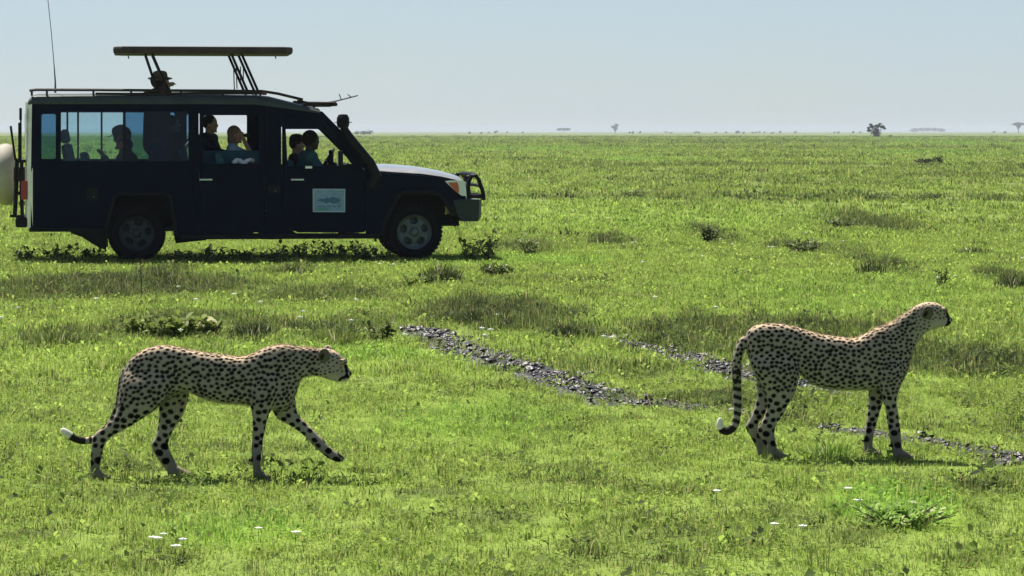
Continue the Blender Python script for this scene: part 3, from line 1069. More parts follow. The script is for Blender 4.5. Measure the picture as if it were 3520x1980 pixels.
# whip aerial
q = [U(*p) for p in ((137, 232), (137, 205), (133, 150), (127, 80), (118, -6), (112, -40))]
MB().tube([(x, 0.35, z) for (x, z) in q], [0.016, 0.012, 0.006, 0.0055, 0.005, 0.004], 6).build('aerial', pbr('aerial_grey', (0.10, 0.11, 0.13), 0.5), truck)

# pop-up roof slab on slanted struts
def popup():
    x0, zt = U(284, 114); x1, _ = U(739, 115); zb = U(500, 132.5)[1]
    ya, yb = 0.16, TW - 0.16
    c1, c2 = 0.12, 0.09
    out_ = [(x0 + c1, ya), (x1 - c2, ya), (x1, ya + c2 * 1.2), (x1, yb - c2 * 1.2), (x1 - c2, yb), (x0 + c1, yb), (x0, yb - c1 * 1.2), (x0, ya + c1 * 1.2)]
    n = len(out_)
    cxm, cym = (x0 + x1) / 2, (ya + yb) / 2
    rings = [(0.985, zb), (1.0, zb + 0.025), (1.0, zt - 0.03), (0.99, zt - 0.008), (0.94, zt)]
    V, Fc = [], []
    for (k, z) in rings:
        for (x, y) in out_:
            V.append((cxm + (x - cxm) * (1 if k == 1 else 1 - (1 - k) * 0.6), cym + (y - cym) * k, z))
    for i in range(len(rings) - 1):
        for k in range(n):
            Fc.append((i * n + k, i * n + (k + 1) % n, (i + 1) * n + (k + 1) % n, (i + 1) * n + k))
    Fc += [tuple(range(n)), tuple(range((len(rings) - 1) * n, len(rings) * n))]
    o = MB().add(V, Fc).build('pop_up_roof', M['wood'], truck)
    for ly in (0.30, TW - 0.30):
        for (a, bq, r) in (((365, 132), (400, 236), 0.016), ((383, 132), (428, 236), 0.016), ((583, 132), (628, 236), 0.019), ((609, 132), (655, 236), 0.019)):
            p, q_ = U(*a), U(*bq)
            MB().tube([(p[0], ly, p[1]), (q_[0], ly, q_[1])], r, 6).build('strut', M['black'], o)
        for (a, bq) in (((596, 163), (598, 222)), ((614, 160), (614, 200))):
            p, q_ = U(*a), U(*bq)
            MB().tube([(p[0], ly, p[1]), (q_[0], ly, q_[1])], 0.008, 6).build('gas_spring', M['black'], o)
    for px in (322, 694):
        p, q_ = U(px, 139), U(px + 2, 146)
        MB().tube([(p[0], 0.2, p[1]), (q_[0], 0.2, q_[1])], 0.009, 5).build('latch', M['black'], o)


popup()

# spare wheel under a pale vinyl cover on a swing-out carrier
xs0, zsc = U(-2, 438, 0.7)
xs1 = U(36, 438, 0.7)[0]
R_ = abs(U(0, 360, 0.7)[1] - U(0, 515, 0.7)[1]) / 2
MB().lathe([(0.02, 0.0), (R_ * 0.6, 0.0), (R_ * 0.86, 0.012), (R_ * 0.96, 0.05), (R_, 0.11), (R_, 0.16), (R_ * 0.95, 0.22), (R_ * 0.85, 0.25), (0.02, 0.25)],
           (xs1 - 0.25, 0.70, zsc), 'x', 40).build('spare_wheel', M['spare'], truck, True)
b = MB()
for (pts, ly, r) in (([(26, 316), (30, 345), (38, 402)], 0.10, 0.016), ([(42, 398), (40, 470), (36, 545)], 0.12, 0.030), ([(54, 402), (53, 480), (56, 560)], 0.08, 0.026),
                     ([(38, 405), (64, 404)], 0.10, 0.026), ([(36, 486), (66, 486)], 0.10, 0.022), ([(24, 543), (60, 545)], 0.12, 0.02), ([(52, 300), (50, 350), (48, 395)], 0.06, 0.012)):
    q = [U(p[0], p[1]) for p in pts]
    b.tube([(x, ly, z) for (x, z) in q], r, 8)
b.box((xs1 - 0.02, 0.55, zsc - 0.1), (XR, 0.85, zsc + 0.1))
b.build('spare_carrier', M['black'], truck, True)
b = MB(); x0, z0 = U(38, 572); x1, z1 = U(66, 546)
b.box((x0, 0.03, z0), (x1 + 0.05, TW - 0.03, z1), 0.03)
b.build('rear_bumper', M['black'], truck)

# seats
FLOOR = zs_ + 0.05


def seat(px, ly, h0, hb, m, w_=0.46, head=True, up=0.0):
    x, _ = U(px, 400, ly)
    so = empty('seat'); so.parent = truck; so.location = (x, ly, FLOOR)
    MB().box((-0.02, -w_ / 2, h0 - 0.12), (0.46, w_ / 2, h0), 0.04).build('cushion', m, so, True)
    b = MB().box((-0.06, -w_ / 2, h0 - 0.05), (0.06, w_ / 2, hb), 0.04)
    b.V = [(v[0] - (v[2] - h0) * 0.18, v[1], v[2]) for v in b.V]
    b.build('backrest', m, so, True)
    if head:
        b = MB().box((-0.05, -0.13, hb + 0.02), (0.05, 0.13, hb + 0.20), 0.035)
        b.V = [(v[0] - (v[2] - h0) * 0.18, v[1], v[2]) for v in b.V]
        b.build('headrest', m, so, True)
    MB().box((0.0, -0.15, 0.0), (0.4, 0.15, h0 - 0.12)).build('pedestal', M['black'], so)


for (px, ly, h0, hb, head) in ((184, 0.50, 0.72, 1.16, True), (178, TW - 0.5, 0.72, 1.14, True), (222, 0.9, 0.70, 1.04, False), (330, TW - 0.45, 0.66, 0.98, False), (470, 0.45, 0.70, 1.10, False), (470, TW - 0.45, 0.70, 1.10, False),
                               (560, 0.34, 0.66, 1.03, False), (600, TW - 0.34, 0.66, 1.03, False), (742, 0.45, 0.42, 0.92, False), (742, TW - 0.45, 0.42, 0.90, False)):
    seat(px, ly, h0, hb, M['seat'], head=head)
x0, z0 = U(508, 414, 0.42); x1, z1 = U(656, 378, 0.42)
MB().box((x0, 0.42, z0 - 0.1), (x1, 0.50, z1), 0.03).build('bench_back', M['seat'], truck, True)
# steering wheel
sw = MB()
x, z = U(822, 404, 0.45)
pts = [(x + 0.10 * math.cos(a), 0.45 + 0.19 * math.sin(a), z + 0.16 * math.cos(a)) for a in [2 * math.pi * k / 20 for k in range(21)]]
sw.tube(pts, 0.015, 6, False)
sw.tube([(x, 0.45, z), (x + 0.25, 0.45, z - 0.12)], 0.03, 6).tube([pts[5], (x, 0.45, z), pts[15]], 0.012, 6)
sw.build('steering_wheel', M['black'], truck)

# ------------------------------------------------------------------ cheetahs
def coat_material(name, rough=0.75):
    m = bpy.data.materials.new(name); m.use_nodes = True
    t = m.node_tree; b = t.nodes['Principled BSDF']
    a = t.nodes.new('ShaderNodeAttribute'); a.attribute_name = 'coat'
    co = t.nodes.new('ShaderNodeTexCoord')
    n = t.nodes.new('ShaderNodeTexNoise'); n.inputs['Scale'].default_value = 110; n.inputs['Detail'].default_value = 3
    t.links.new(co.outputs['Object'], n.inputs['Vector'])
    r = t.nodes.new('ShaderNodeMapRange'); r.inputs['To Min'].default_value = 0.72; r.inputs['To Max'].default_value = 1.25
    t.links.new(n.outputs['Fac'], r.inputs['Value'])
    hs = t.nodes.new('ShaderNodeHueSaturation')
    t.links.new(r.outputs['Result'], hs.inputs['Value']); t.links.new(a.outputs['Color'], hs.inputs['Color'])
    t.links.new(hs.outputs['Color'], b.inputs['Base Color'])
    b.inputs['Roughness'].default_value = rough
    b.inputs['Specular IOR Level'].default_value = 0.06
    bp = t.nodes.new('ShaderNodeBump'); bp.inputs['Strength'].default_value = 0.25; bp.inputs['Distance'].default_value = 0.006
    t.links.new(n.outputs['Fac'], bp.inputs['Height']); t.links.new(bp.outputs['Normal'], b.inputs['Normal'])
    return m


COAT = coat_material('cheetah_coat')
FURM = coat_material('cheetah_fur', 0.6)
_t = FURM.node_tree
_tr = _t.nodes.new('ShaderNodeBsdfTranslucent'); _mx = _t.nodes.new('ShaderNodeMixShader'); _mx.inputs['Fac'].default_value = 0.5
_pb = _t.nodes['Principled BSDF']
_t.links.new(_pb.inputs['Base Color'].links[0].from_socket, _tr.inputs['Color'])
_t.links.new(_pb.outputs[0], _mx.inputs[1]); _t.links.new(_tr.outputs[0], _mx.inputs[2])
_t.links.new(_mx.outputs[0], _t.nodes['Material Output'].inputs['Surface'])
EYE = pbr('cheetah_eye', (0.10, 0.045, 0.01), 0.15, spec=0.7)


def loft_mb(mb, st, conv, n=20, expo=2.25):
    """st: (top x, top y, bottom x, bottom y, half width, y centre) in tracing pixels"""
    # resample smoothly (Catmull-Rom) for rounder forms
    A = np.array([s if len(s) == 6 else (*s, 0.0) for s in st], dtype=float)
    B = []
    for i in range(len(A) - 1):
        p0, p1, p2, p3 = A[max(i - 1, 0)], A[i], A[i + 1], A[min(i + 2, len(A) - 1)]
        for t in (0, 1 / 3, 2 / 3):
            B.append(0.5 * (2 * p1 + (p2 - p0) * t + (2 * p0 - 5 * p1 + 4 * p2 - p3) * t * t + (3 * p1 - p0 - 3 * p2 + p3) * t ** 3))
    B.append(A[-1])
    V, Fc = [], []
    for (tx, ty, bx, by, hw, yc) in B:
        t = np.array(conv(tx, ty)); b = np.array(conv(bx, by))
        c, h = (t + b) / 2, (t - b) / 2
        for k in range(n):
            a = 2 * math.pi * k / n
            ca, sa = math.cos(a), math.sin(a)
            e = 2 / expo
            u = math.copysign(abs(ca) ** e, ca); v = math.copysign(abs(sa) ** e, sa)
            V.append((c[0] + h[0] * u, yc + hw * v, c[1] + h[1] * u))
    m = len(B)
    for i in range(m - 1):
        for k in range(n):
            Fc.append((i * n + k, i * n + (k + 1) % n, (i + 1) * n + (k + 1) % n, (i + 1) * n + k))
    Fc += [tuple(range(n)), tuple(range((m - 1) * n, m * n))]
    mb.add(V, Fc)


def seg_dist2(P, pts):
    best = np.full(len(P), 1e9); bt = np.zeros(len(P)); acc = 0.0
    for a, b in zip(pts[:-1], pts[1:]):
        a, b = np.array(a), np.array(b)
        d = b - a; L = np.linalg.norm(d)
        t = np.clip(((P - a) @ d) / (L * L), 0, 1)
        q = np.linalg.norm(P - a - t[:, None] * d, axis=1)
        k = q < best
        best = np.where(k, q, best); bt = np.where(k, acc + t * L, bt); acc += L
    return best, bt / acc


def cheetah(label, D, xref, to_full, torso, legs, paws, tail, tail_r, ear, eye, nose, tear, mouth, head_x, seed, extra=()):
    """one continuous body from traced sections; D distance, xref pixel of the base point"""
    X0 = (xref - 1760.0) * D / F
    Z0 = tz(X0, D)

    def conv(u, v):
        fx, fy = to_full(u, v)
        return ((fx - 1760.0) * D / F - X0, H - (fy - HOR) * D / F - Z0)
    px_m = F / D
    mb = MB()
    loft_mb(mb, [(*s_[:4], s_[4] * 0.82) for s_ in torso], conv, 32, 3.1)
    for lg in legs:
        loft_mb(mb, lg, conv, 16)
    for (stn, yc, hw) in paws:
        s2 = [(a, b, c, d, h_, yc) for (a, b, c, d, h_) in stn]
        loft_mb(mb, s2, conv, 14, 2.6)
        # toes: four small pads across the front
        a, b, c, d, h_ = stn[-1]
        tipx, tipz = conv((a + c) / 2, (b + d) / 2)
        for q in range(4):
            yy = yc + (q - 1.5) * hw * 0.5
            mb.ellipsoid((tipx + (0.004 if q in (1, 2) else -0.006), yy, tipz), (0.017, hw * 0.30, 0.016), 10, 6)
    tp = [(conv(u, v)[0], y, conv(u, v)[1]) for (u, v, y) in tail]
    # smooth tail path
    tpv = []
    for i in range(len(tp) - 1):
        p0, p1, p2, p3 = [np.array(tp[max(0, min(len(tp) - 1, j))]) for j in (i - 1, i, i + 1, i + 2)]
        for t in (0, .25, .5, .75):
            tpv.append(0.5 * (2 * p1 + (p2 - p0) * t + (2 * p0 - 5 * p1 + 4 * p2 - p3) * t * t + (3 * p1 - p0 - 3 * p2 + p3) * t ** 3))
    tpv.append(np.array(tp[-1]))
    rr = np.interp(np.linspace(0, 1, len(tpv)), np.linspace(0, 1, len(tail_r)), tail_r)
    mb.tube([tuple(p) for p in tpv], list(map(float, rr)), 12)
    mb.ellipsoid(tuple(tpv[-1]), (rr[-1], rr[-1], rr[-1]), 10, 6)
    # ears: rounded cups leaning outwards
    ex, ez = conv(ear[0], ear[1])
    for sg in (-1, 1):
        rot = Matrix.Rotation(math.radians(ear[5]), 3, 'Y') @ Matrix.Rotation(math.radians(-20 * sg), 3, 'X')
        mb.ellipsoid((ex + (0 if sg < 0 else ear[6]), sg * ear[4], ez + (0 if sg < 0 else 0.004)), (ear[2], 0.011, ear[3]), 14, 10, rot)
    # nose pad, eye brow ridges, cheeks
    nx, nz_ = conv(*nose)
    mb.ellipsoid((nx - 0.006, 0, nz_), (0.013, 0.016, 0.011), 12, 8)
    yx, yz = conv(*eye)
    for sg in (-1, 1):
        mb.ellipsoid((yx - 0.012, sg * 0.034, yz + 0.010), (0.020, 0.014, 0.012), 10, 7)
        mb.ellipsoid((nx - 0.030, sg * 0.020, nz_ - 0.020), (0.026, 0.018, 0.017), 10, 7)
    for (u, v, y, r) in extra:
        x, z = conv(u, v)
        mb.ellipsoid((x, y, z), (r * 1.4, r, r), 10, 6)
    me = remesh(mb.mesh('cheetah_body'), 0.0048, 9, 0.5)
    n = len(me.vertices)
    V = np.empty(n * 3, np.float32); me.vertices.foreach_get('co', V); V = V.reshape(-1, 3).astype(float)
    N = np.empty(n * 3, np.float32); me.vertices.foreach_get('normal', N); N = N.reshape(-1, 3).astype(float)
    rng = np.random.default_rng(seed)
    XZ = V[:, [0, 2]]
    # --- coat colour, with lit back and shaded lower legs painted in
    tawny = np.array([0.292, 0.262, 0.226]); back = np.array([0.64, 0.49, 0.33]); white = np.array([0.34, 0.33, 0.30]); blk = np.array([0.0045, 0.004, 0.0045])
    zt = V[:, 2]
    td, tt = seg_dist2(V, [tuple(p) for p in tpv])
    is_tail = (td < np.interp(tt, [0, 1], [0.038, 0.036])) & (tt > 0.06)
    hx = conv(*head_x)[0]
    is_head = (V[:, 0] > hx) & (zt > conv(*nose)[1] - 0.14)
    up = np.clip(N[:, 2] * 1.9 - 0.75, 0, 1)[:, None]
    col = tawny * (1 - up) + back * up  # upward faces paler: the sunlit rim is put into the coat colour
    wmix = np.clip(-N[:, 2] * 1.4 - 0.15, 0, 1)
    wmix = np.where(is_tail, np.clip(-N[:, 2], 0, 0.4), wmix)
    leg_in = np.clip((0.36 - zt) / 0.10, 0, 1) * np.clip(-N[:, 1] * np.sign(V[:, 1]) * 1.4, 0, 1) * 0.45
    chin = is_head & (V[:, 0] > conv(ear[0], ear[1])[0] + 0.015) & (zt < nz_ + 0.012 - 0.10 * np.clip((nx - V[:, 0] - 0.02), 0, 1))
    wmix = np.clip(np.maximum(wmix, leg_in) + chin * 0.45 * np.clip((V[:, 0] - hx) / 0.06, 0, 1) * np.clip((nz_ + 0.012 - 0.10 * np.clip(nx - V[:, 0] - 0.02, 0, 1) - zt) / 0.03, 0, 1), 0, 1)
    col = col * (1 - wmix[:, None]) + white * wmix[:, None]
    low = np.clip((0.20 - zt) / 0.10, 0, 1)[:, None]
    col = col * (1 - 0.75 * low) + np.array([0.15, 0.132, 0.11]) * 0.75 * low  # lower legs greyed: their shade is mixed into the coat colour
    col = col * (0.9 + 0.2 * rng.random((n, 1)))
    # --- spots: even dart throwing over the skin
    sp = np.full(n, 0.0226)
    sp = np.where(zt < 0.38, 0.031, sp)
    sp = np.where(zt < 0.16, 0.042, sp)
    neck = V[:, 0] > hx - 0.17
    sp = np.where(neck & (zt > 0.36), 0.0195, sp)
    sp = np.where(is_head, 0.0165, sp)
    ok = (N[:, 2] > -0.80) & (zt > 0.075)
    face = is_head & (V[:, 0] > conv(ear[0], ear[1])[0] + 0.035)
    ok &= ~(face & (rng.random(n) < 0.55)) & ~(is_tail & (tt > 0.45))
    ok &= ~(chin)
    order = rng.permutation(np.nonzero(ok)[0])
    cell = 0.045
    grid = {}
    spots = []
    for i in order:
        p = V[i]; s_ = sp[i]
        g = (int(p[0] // cell), int(p[1] // cell), int(p[2] // cell))
        good = True
        for dx in (-1, 0, 1):
            for dy in (-1, 0, 1):
                for dz in (-1, 0, 1):
                    for j in grid.get((g[0] + dx, g[1] + dy, g[2] + dz), ()):
                        q = V[j]
                        if (p[0] - q[0]) ** 2 + (p[1] - q[1]) ** 2 + (p[2] - q[2]) ** 2 < s_ * s_ and N[i] @ N[j] > -0.2:
                            good = False; break
                    if not good: break
                if not good: break
            if not good: break
        if good:
            grid.setdefault(g, []).append(i); spots.append(i)
    kd = KDTree(len(spots))
    for k, i in enumerate(spots): kd.insert(V[i], k)
    kd.balance()
    SR = np.array([sp[i] * rng.uniform(0.38, 0.475) * (0.72 if is_head[i] else 1.0) for i in spots])
    SA = rng.uniform(-0.6, 0.6, len(spots))
    dark = np.zeros(n)
    for i in range(n):
        for (co_, k, d) in kd.find_n(V[i], 2):
            if d > 0.024: continue
            j = spots[k]
            if N[i] @ N[j] < 0: continue
            dv = V[i] - V[j]
            al = dv[0] * math.cos(SA[k]) + dv[2] * math.sin(SA[k])
            d2 = math.sqrt(max(0.0, d * d - 0.34 * al * al))
            dark[i] = max(dark[i], min(1, max(0, (SR[k] - d2) / 0.0026 + 0.5)))
    # --- tail rings, black band and white tip
    ring = ((np.sin(tt * 2 * math.pi * 15 + 0.6 * np.sin(V[:, 0] * 90)) > -0.1) & (tt > 0.30) & (tt < 0.93)) | ((tt > 0.80) & (tt < 0.925))
    dark = np.where(is_tail & ring, 0.95, dark)
    # --- face marks
    def near_line(line, r):
        d, _ = seg_dist2(XZ, [conv(*p) for p in line])
        return d < r
    fm = is_head & (V[:, 0] > hx + 0.05)
    dark = np.where(fm & near_line(tear, 0.0075), 1.0, dark)
    dark = np.where(fm & near_line(mouth, 0.0070), 1.0, dark)
    dn = np.linalg.norm(V - np.array([nx - 0.002, 0, nz_]), axis=1)
    dark = np.where(dn < 0.015, 1.0, dark)
    for sg in (-1, 1):
        dear = np.linalg.norm((V - np.array([ex + (0 if sg < 0 else ear[6]), sg * ear[4], ez])) / np.array([ear[2], 0.05, ear[3]]), axis=1)
        rim = (dear < 1.15) & (N[:, 1] * sg > -0.3)
        face_ = rim & (N[:, 1] * sg > 0.15) & (N[:, 2] < 0.55)
        ddx = (V[:, 0] - ex + 0.010 - 0.25 * (V[:, 2] - ez + 0.012)) / (ear[2] * 0.42)
        ddz = (V[:, 2] - ez + 0.012) / (ear[3] * 0.55)
        blob = np.clip((1.15 - np.hypot(ddx, ddz)) / 0.4, 0, 1)
        dark = np.where(rim, 0.0, dark)
        dark = np.where(face_, np.maximum(0.68, 0.96 * blob), dark)
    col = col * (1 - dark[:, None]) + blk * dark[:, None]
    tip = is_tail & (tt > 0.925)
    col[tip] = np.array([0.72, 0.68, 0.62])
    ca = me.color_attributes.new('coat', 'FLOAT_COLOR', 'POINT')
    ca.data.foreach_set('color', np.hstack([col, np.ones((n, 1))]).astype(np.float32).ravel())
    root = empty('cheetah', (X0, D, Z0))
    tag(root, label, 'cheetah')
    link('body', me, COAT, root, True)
    for sg in (-1, 1):
        MB().ellipsoid((yx - 0.002, sg * 0.036, yz), (0.010, 0.009, 0.009), 12, 8).build('eye', EYE, root, True)
    # --- short fur standing off the skin
    m = 52000
    me.calc_loop_triangles()
    tri = np.empty(len(me.loop_triangles) * 3, np.int32); me.loop_triangles.foreach_get('vertices', tri); tri = tri.reshape(-1, 3)
    ti = tri[rng.integers(0, len(tri), m)]
    bw = rng.random((m, 3)); bw /= bw.sum(1, keepdims=True)
    P = (V[ti] * bw[:, :, None]).sum(1)
    NN = N[ti[:, 0]]
    cc = col[ti[:, 0]]
    comb = np.array([-0.75, 0, -0.45]); comb = comb / np.linalg.norm(comb)
    tang = comb - NN * (NN @ comb)[:, None] + rng.normal(0, 0.25, (m, 3))
    ln = np.where(P[:, 2] < 0.35, 0.006, 0.0105) * rng.uniform(0.6, 1.35, m)
    headm = P[:, 0] > hx
    ln = np.where(headm, 0.0055 * rng.uniform(0.6, 1.3, m), ln)
    nape = (P[:, 0] > hx - 0.22) & (P[:, 0] < hx + 0.02) & (NN[:, 2] > 0.3)
    ln = np.where(nape, ln * 2.0, ln)
    bel = (NN[:, 2] < -0.5) & (P[:, 2] > 0.33)
    ln = np.where(bel, ln * 1.6, ln)
    dirv = NN * 0.55 + tang * 0.9
    dirv /= np.linalg.norm(dirv, axis=1, keepdims=True)
    side = np.cross(dirv, rng.normal(0, 1, (m, 3))); side /= np.linalg.norm(side, axis=1, keepdims=True)
    wd = 0.00055
    FV = np.empty((m, 3, 3))
    FV[:, 0] = P - side * wd - NN * 0.001; FV[:, 1] = P + side * wd - NN * 0.001; FV[:, 2] = P + dirv * ln[:, None]
    fm_ = mesh_np('fur', FV.reshape(-1, 3), np.arange(m * 3).reshape(-1, 3))
    fa = fm_.color_attributes.new('coat', 'FLOAT_COLOR', 'POINT')
    fcol = np.repeat(np.clip(cc * rng.uniform(0.85, 1.3, (m, 1)), 0, 1), 3, axis=0)
    fa.data.foreach_set('color', np.hstack([fcol, np.ones((m * 3, 1))]).astype(np.float32).ravel())
    tag(link('fur', fm_, FURM, root), kind='stuff')
    return root


def side(st, yc):
    return [(*s[:4], s[4] * (0.45 if i == 0 else 1.0), yc * (0.35 if i == 0 else 0.85 if i == 1 else 1.0)) for i, s in enumerate(st)]


cheetah('lean spotted cheetah walking with lowered head and one forepaw lifted', 14.4, 700, lambda u, v: (u, v),
    [(426, 1272, 428, 1330, .03), (452, 1232, 440, 1392, .075), (500, 1200, 500, 1405, .098), (560, 1187, 580, 1366, .102), (620, 1195, 640, 1342, .098), (690, 1210, 695, 1366, .105),
     (758, 1218, 762, 1383, .12), (820, 1227, 820, 1388, .125), (862, 1218, 870, 1392, .12), (908, 1196, 930, 1403, .11), (950, 1186, 985, 1405, .098), (985, 1186, 1018, 1352, .084),
     (1015, 1190, 1032, 1306, .070), (1050, 1194, 1052, 1295, .060), (1085, 1197, 1082, 1291, .058), (1110, 1198, 1105, 1295, .062), (1135, 1200, 1130, 1303, .067), (1158, 1210, 1150, 1309, .062),
     (1176, 1227, 1164, 1312, .050), (1189, 1247, 1176, 1311, .038), (1198, 1265, 1187, 1304, .028), (1206, 1279, 1199, 1295, .017)],
    [side([(560, 1225, 440, 1255, .045), (592, 1300, 420, 1315, .058), (580, 1360, 414, 1372, .055), (540, 1402, 402, 1420, .046), (490, 1438, 372, 1455, .036), (440, 1469, 348, 1472, .030),
           (390, 1497, 331, 1488, .027), (366, 1526, 323, 1515, .024), (357, 1560, 319, 1560, .021), (350, 1600, 318, 1603, .021), (352, 1632, 318, 1632, .024)], -.068),
     side([(630, 1280, 520, 1290, .045), (645, 1345, 535, 1355, .05), (638, 1390, 540, 1410, .042), (618, 1440, 539, 1460, .035), (590, 1485, 529, 1505, .030), (573, 1525, 514, 1535, .027),
           (582, 1562, 527, 1568, .023), (600, 1596, 552, 1604, .022), (614, 1622, 572, 1630, .025)], .068),
     side([(950, 1225, 890, 1240, .030), (968, 1290, 868, 1300, .048), (955, 1360, 862, 1360, .050), (938, 1400, 866, 1392, .043), (925, 1432, 872, 1432, .034), (917, 1465, 872, 1470, .028),
           (908, 1512, 871, 1512, .024), (902, 1560, 869, 1565, .023), (900, 1592, 873, 1592, .020), (903, 1630, 876, 1630, .022)], -.066),
     side([(1000, 1290, 920, 1320, .042), (1012, 1370, 930, 1400, .046), (1020, 1425, 950, 1442, .037), (1053, 1463, 1000, 1470, .030), (1087, 1495, 1040, 1500, .026), (1110, 1518, 1070, 1530, .024),
           (1130, 1540, 1098, 1558, .023), (1155, 1558, 1130, 1582, .026), (1175, 1572, 1155, 1592, .025), (1184, 1581, 1172, 1593, .014)], .060)],
    [([(318, 1606, 318, 1642, .020), (345, 1608, 345, 1643, .028), (366, 1622, 366, 1643, .027), (376, 1631, 376, 1642, .020)], -.068, .028),
     ([(572, 1610, 572, 1643, .020), (606, 1608, 606, 1644, .028), (634, 1622, 632, 1644, .027), (646, 1631, 645, 1643, .020)], .068, .028),
     ([(874, 1610, 874, 1642, .020), (897, 1608, 897, 1644, .027), (915, 1622, 914, 1644, .026), (924, 1631, 923, 1643, .020)], -.066, .027)],
    [(462, 1255, 0), (430, 1285, 0), (417, 1340, 0.005), (408, 1395, 0.015), (380, 1455, 0.03), (335, 1505, 0.03), (290, 1517, 0.02), (255, 1508, 0.01), (231, 1490, 0), (217, 1479, 0)],
    [.022, .024, .023, .022, .021, .020, .019, .019, .020, .015],
    (1117, 1215, .031, .038, .066, 14, .006), (1188, 1247), (1206, 1284), [(1187, 1246), (1191, 1262), (1193, 1281), (1191, 1292)], [(1200, 1293), (1191, 1294), (1176, 1298), (1169, 1304)],
    (1096, 1240), 21, [(864, 1577, -.066, .008), (1086, 1547, .06, .009)])

T8 = lambda u, v: (2420 + u / 2.3367, 1000 + v / 2.3367)
cheetah('tall spotted cheetah standing still with raised head and ringed hanging tail', 15.3, 2860, T8,
    [(335, 352, 338, 430, .03), (368, 305, 360, 540, .075), (440, 270, 450, 650, .098), (540, 262, 580, 690, .104), (640, 268, 700, 660, .102), (740, 290, 768, 655, .098), (850, 325, 850, 735, .11),
     (960, 352, 960, 778, .12), (1080, 368, 1090, 792, .125), (1200, 380, 1220, 794, .125), (1290, 348, 1340, 792, .12), (1380, 303, 1470, 782, .11), (1450, 275, 1570, 745, .098),
     (1510, 250, 1630, 655, .086), (1570, 213, 1655, 560, .075), (1620, 180, 1682, 460, .065), (1665, 148, 1735, 378, .060), (1712, 114, 1775, 338, .063), (1770, 92, 1820, 308, .068),
     (1830, 90, 1860, 297, .067), (1888, 105, 1900, 290, .057), (1932, 136, 1930, 284, .044), (1958, 176, 1955, 277, .033), (1978, 207, 1974, 262, .023), (1990, 222, 1986, 246, .014)],
    [side([(700, 400, 380, 430, .045), (750, 560, 362, 560, .058), (750, 690, 410, 680, .056), (718, 810, 470, 780, .045), (660, 920, 495, 885, .035), (614, 1000, 482, 985, .029),
           (572, 1060, 424, 1085, .026), (558, 1130, 428, 1135, .023), (566, 1200, 468, 1208, .022), (590, 1300, 508, 1300, .024)], -.068),
     side([(650, 540, 380, 560, .045), (640, 690, 420, 680, .05), (600, 820, 432, 800, .04), (555, 920, 425, 900, .033), (495, 1000, 390, 1000, .028), (448, 1070, 343, 1090, .026),
           (448, 1130, 350, 1125, .023), (488, 1210, 398, 1210, .022), (520, 1295, 440, 1295, .024)], .068),
     side([(1540, 440, 1420, 470, .030), (1585, 560, 1385, 590, .048), (1590, 670, 1380, 700, .05), (1565, 760, 1400, 780, .044), (1535, 850, 1425, 870, .036), (1541, 940, 1448, 945, .030),
           (1555, 1040, 1462, 1050, .026), (1568, 1130, 1476, 1140, .025), (1572, 1210, 1488, 1220, .022), (1590, 1310, 1512, 1310, .024)], -.062),
     side([(1480, 600, 1370, 630, .042), (1470, 740, 1338, 760, .043), (1455, 860, 1332, 860, .035), (1438, 940, 1330, 945, .030), (1405, 1050, 1318, 1050, .026), (1378, 1150, 1303, 1150, .024),
           (1366, 1220, 1297, 1225, .021), (1368, 1300, 1298, 1300, .023)], .062)],
    [([(505, 1265, 505, 1338, .020), (570, 1262, 570, 1340, .028), (622, 1290, 620, 1340, .027), (645, 1312, 644, 1338, .020)], -.068, .028),
     ([(438, 1262, 438, 1338, .020), (505, 1260, 505, 1340, .028), (560, 1290, 558, 1340, .027), (582, 1312, 581, 1338, .020)], .068, .028),
     ([(1508, 1268, 1508, 1338, .020), (1572, 1264, 1572, 1340, .028), (1622, 1290, 1620, 1340, .027), (1645, 1312, 1644, 1338, .020)], -.062, .028),
     ([(1296, 1262, 1296, 1338, .020), (1350, 1258, 1350, 1340, .028), (1400, 1290, 1398, 1340, .027), (1420, 1312, 1419, 1338, .020)], .062, .028)],
    [(385, 360, 0), (312, 415, -.01), (270, 520, -.02), (260, 640, -.02), (264, 770, -.02), (268, 890, -.02), (264, 990, -.02), (245, 1075, -.02), (195, 1122, -.02), (146, 1116, -.02), (124, 1070, -.02), (126, 1032, -.02)],
    [.022, .027, .026, .025, .024, .0235, .022, .022, .022, .021, .019, .014],
    (1780, 162, .030, .039, .068, 10, .004), (1940, 160), (1988, 230), [(1938, 158), (1952, 190), (1958, 220), (1956, 250)], [(1972, 252), (1956, 256), (1940, 270)],
    (1690, 240), 33, [(1283, 1212, .062, .008), (1482, 1235, -.062, .008)])

# ------------------------------------------------------------------ people in and on the truck
SKIN_L = pbr('skin_light', (0.36, 0.20, 0.14), 0.6, spec=0.3, var=0.1, scale=20)
SKIN_D = pbr('skin_dark', (0.035, 0.020, 0.014), 0.55, spec=0.35, var=0.1, scale=20)


def truck_point(lx, ly, z):
    return (TX + lx * _c - ly * _s, DT + lx * _s + ly * _c, TZ + z)


SEATED = dict(pelvis=(0, 0, .52), chest=(0.0, 0, .84), neck=(0.01, 0, 1.02), head=(0.04, 0, 1.155), sh=(0.0, .185, .97), hip=(0.02, .09, .50), knee=(.43, .11, .53), ankle=(.44, .11, .09),
              elbow=(0.08, .25, .70), wrist=(.30, .17, .66))
STANDING = dict(pelvis=(0, 0, .93), chest=(0.01, 0, 1.27), neck=(0.02, 0, 1.45), head=(0.05, 0, 1.59), sh=(0.0, .19, 1.41), hip=(0, .09, .91), knee=(.02, .10, .50), ankle=(-.01, .10, .08),
                elbow=(0.06, .25, 1.12), wrist=(.25, .18, 1.05))


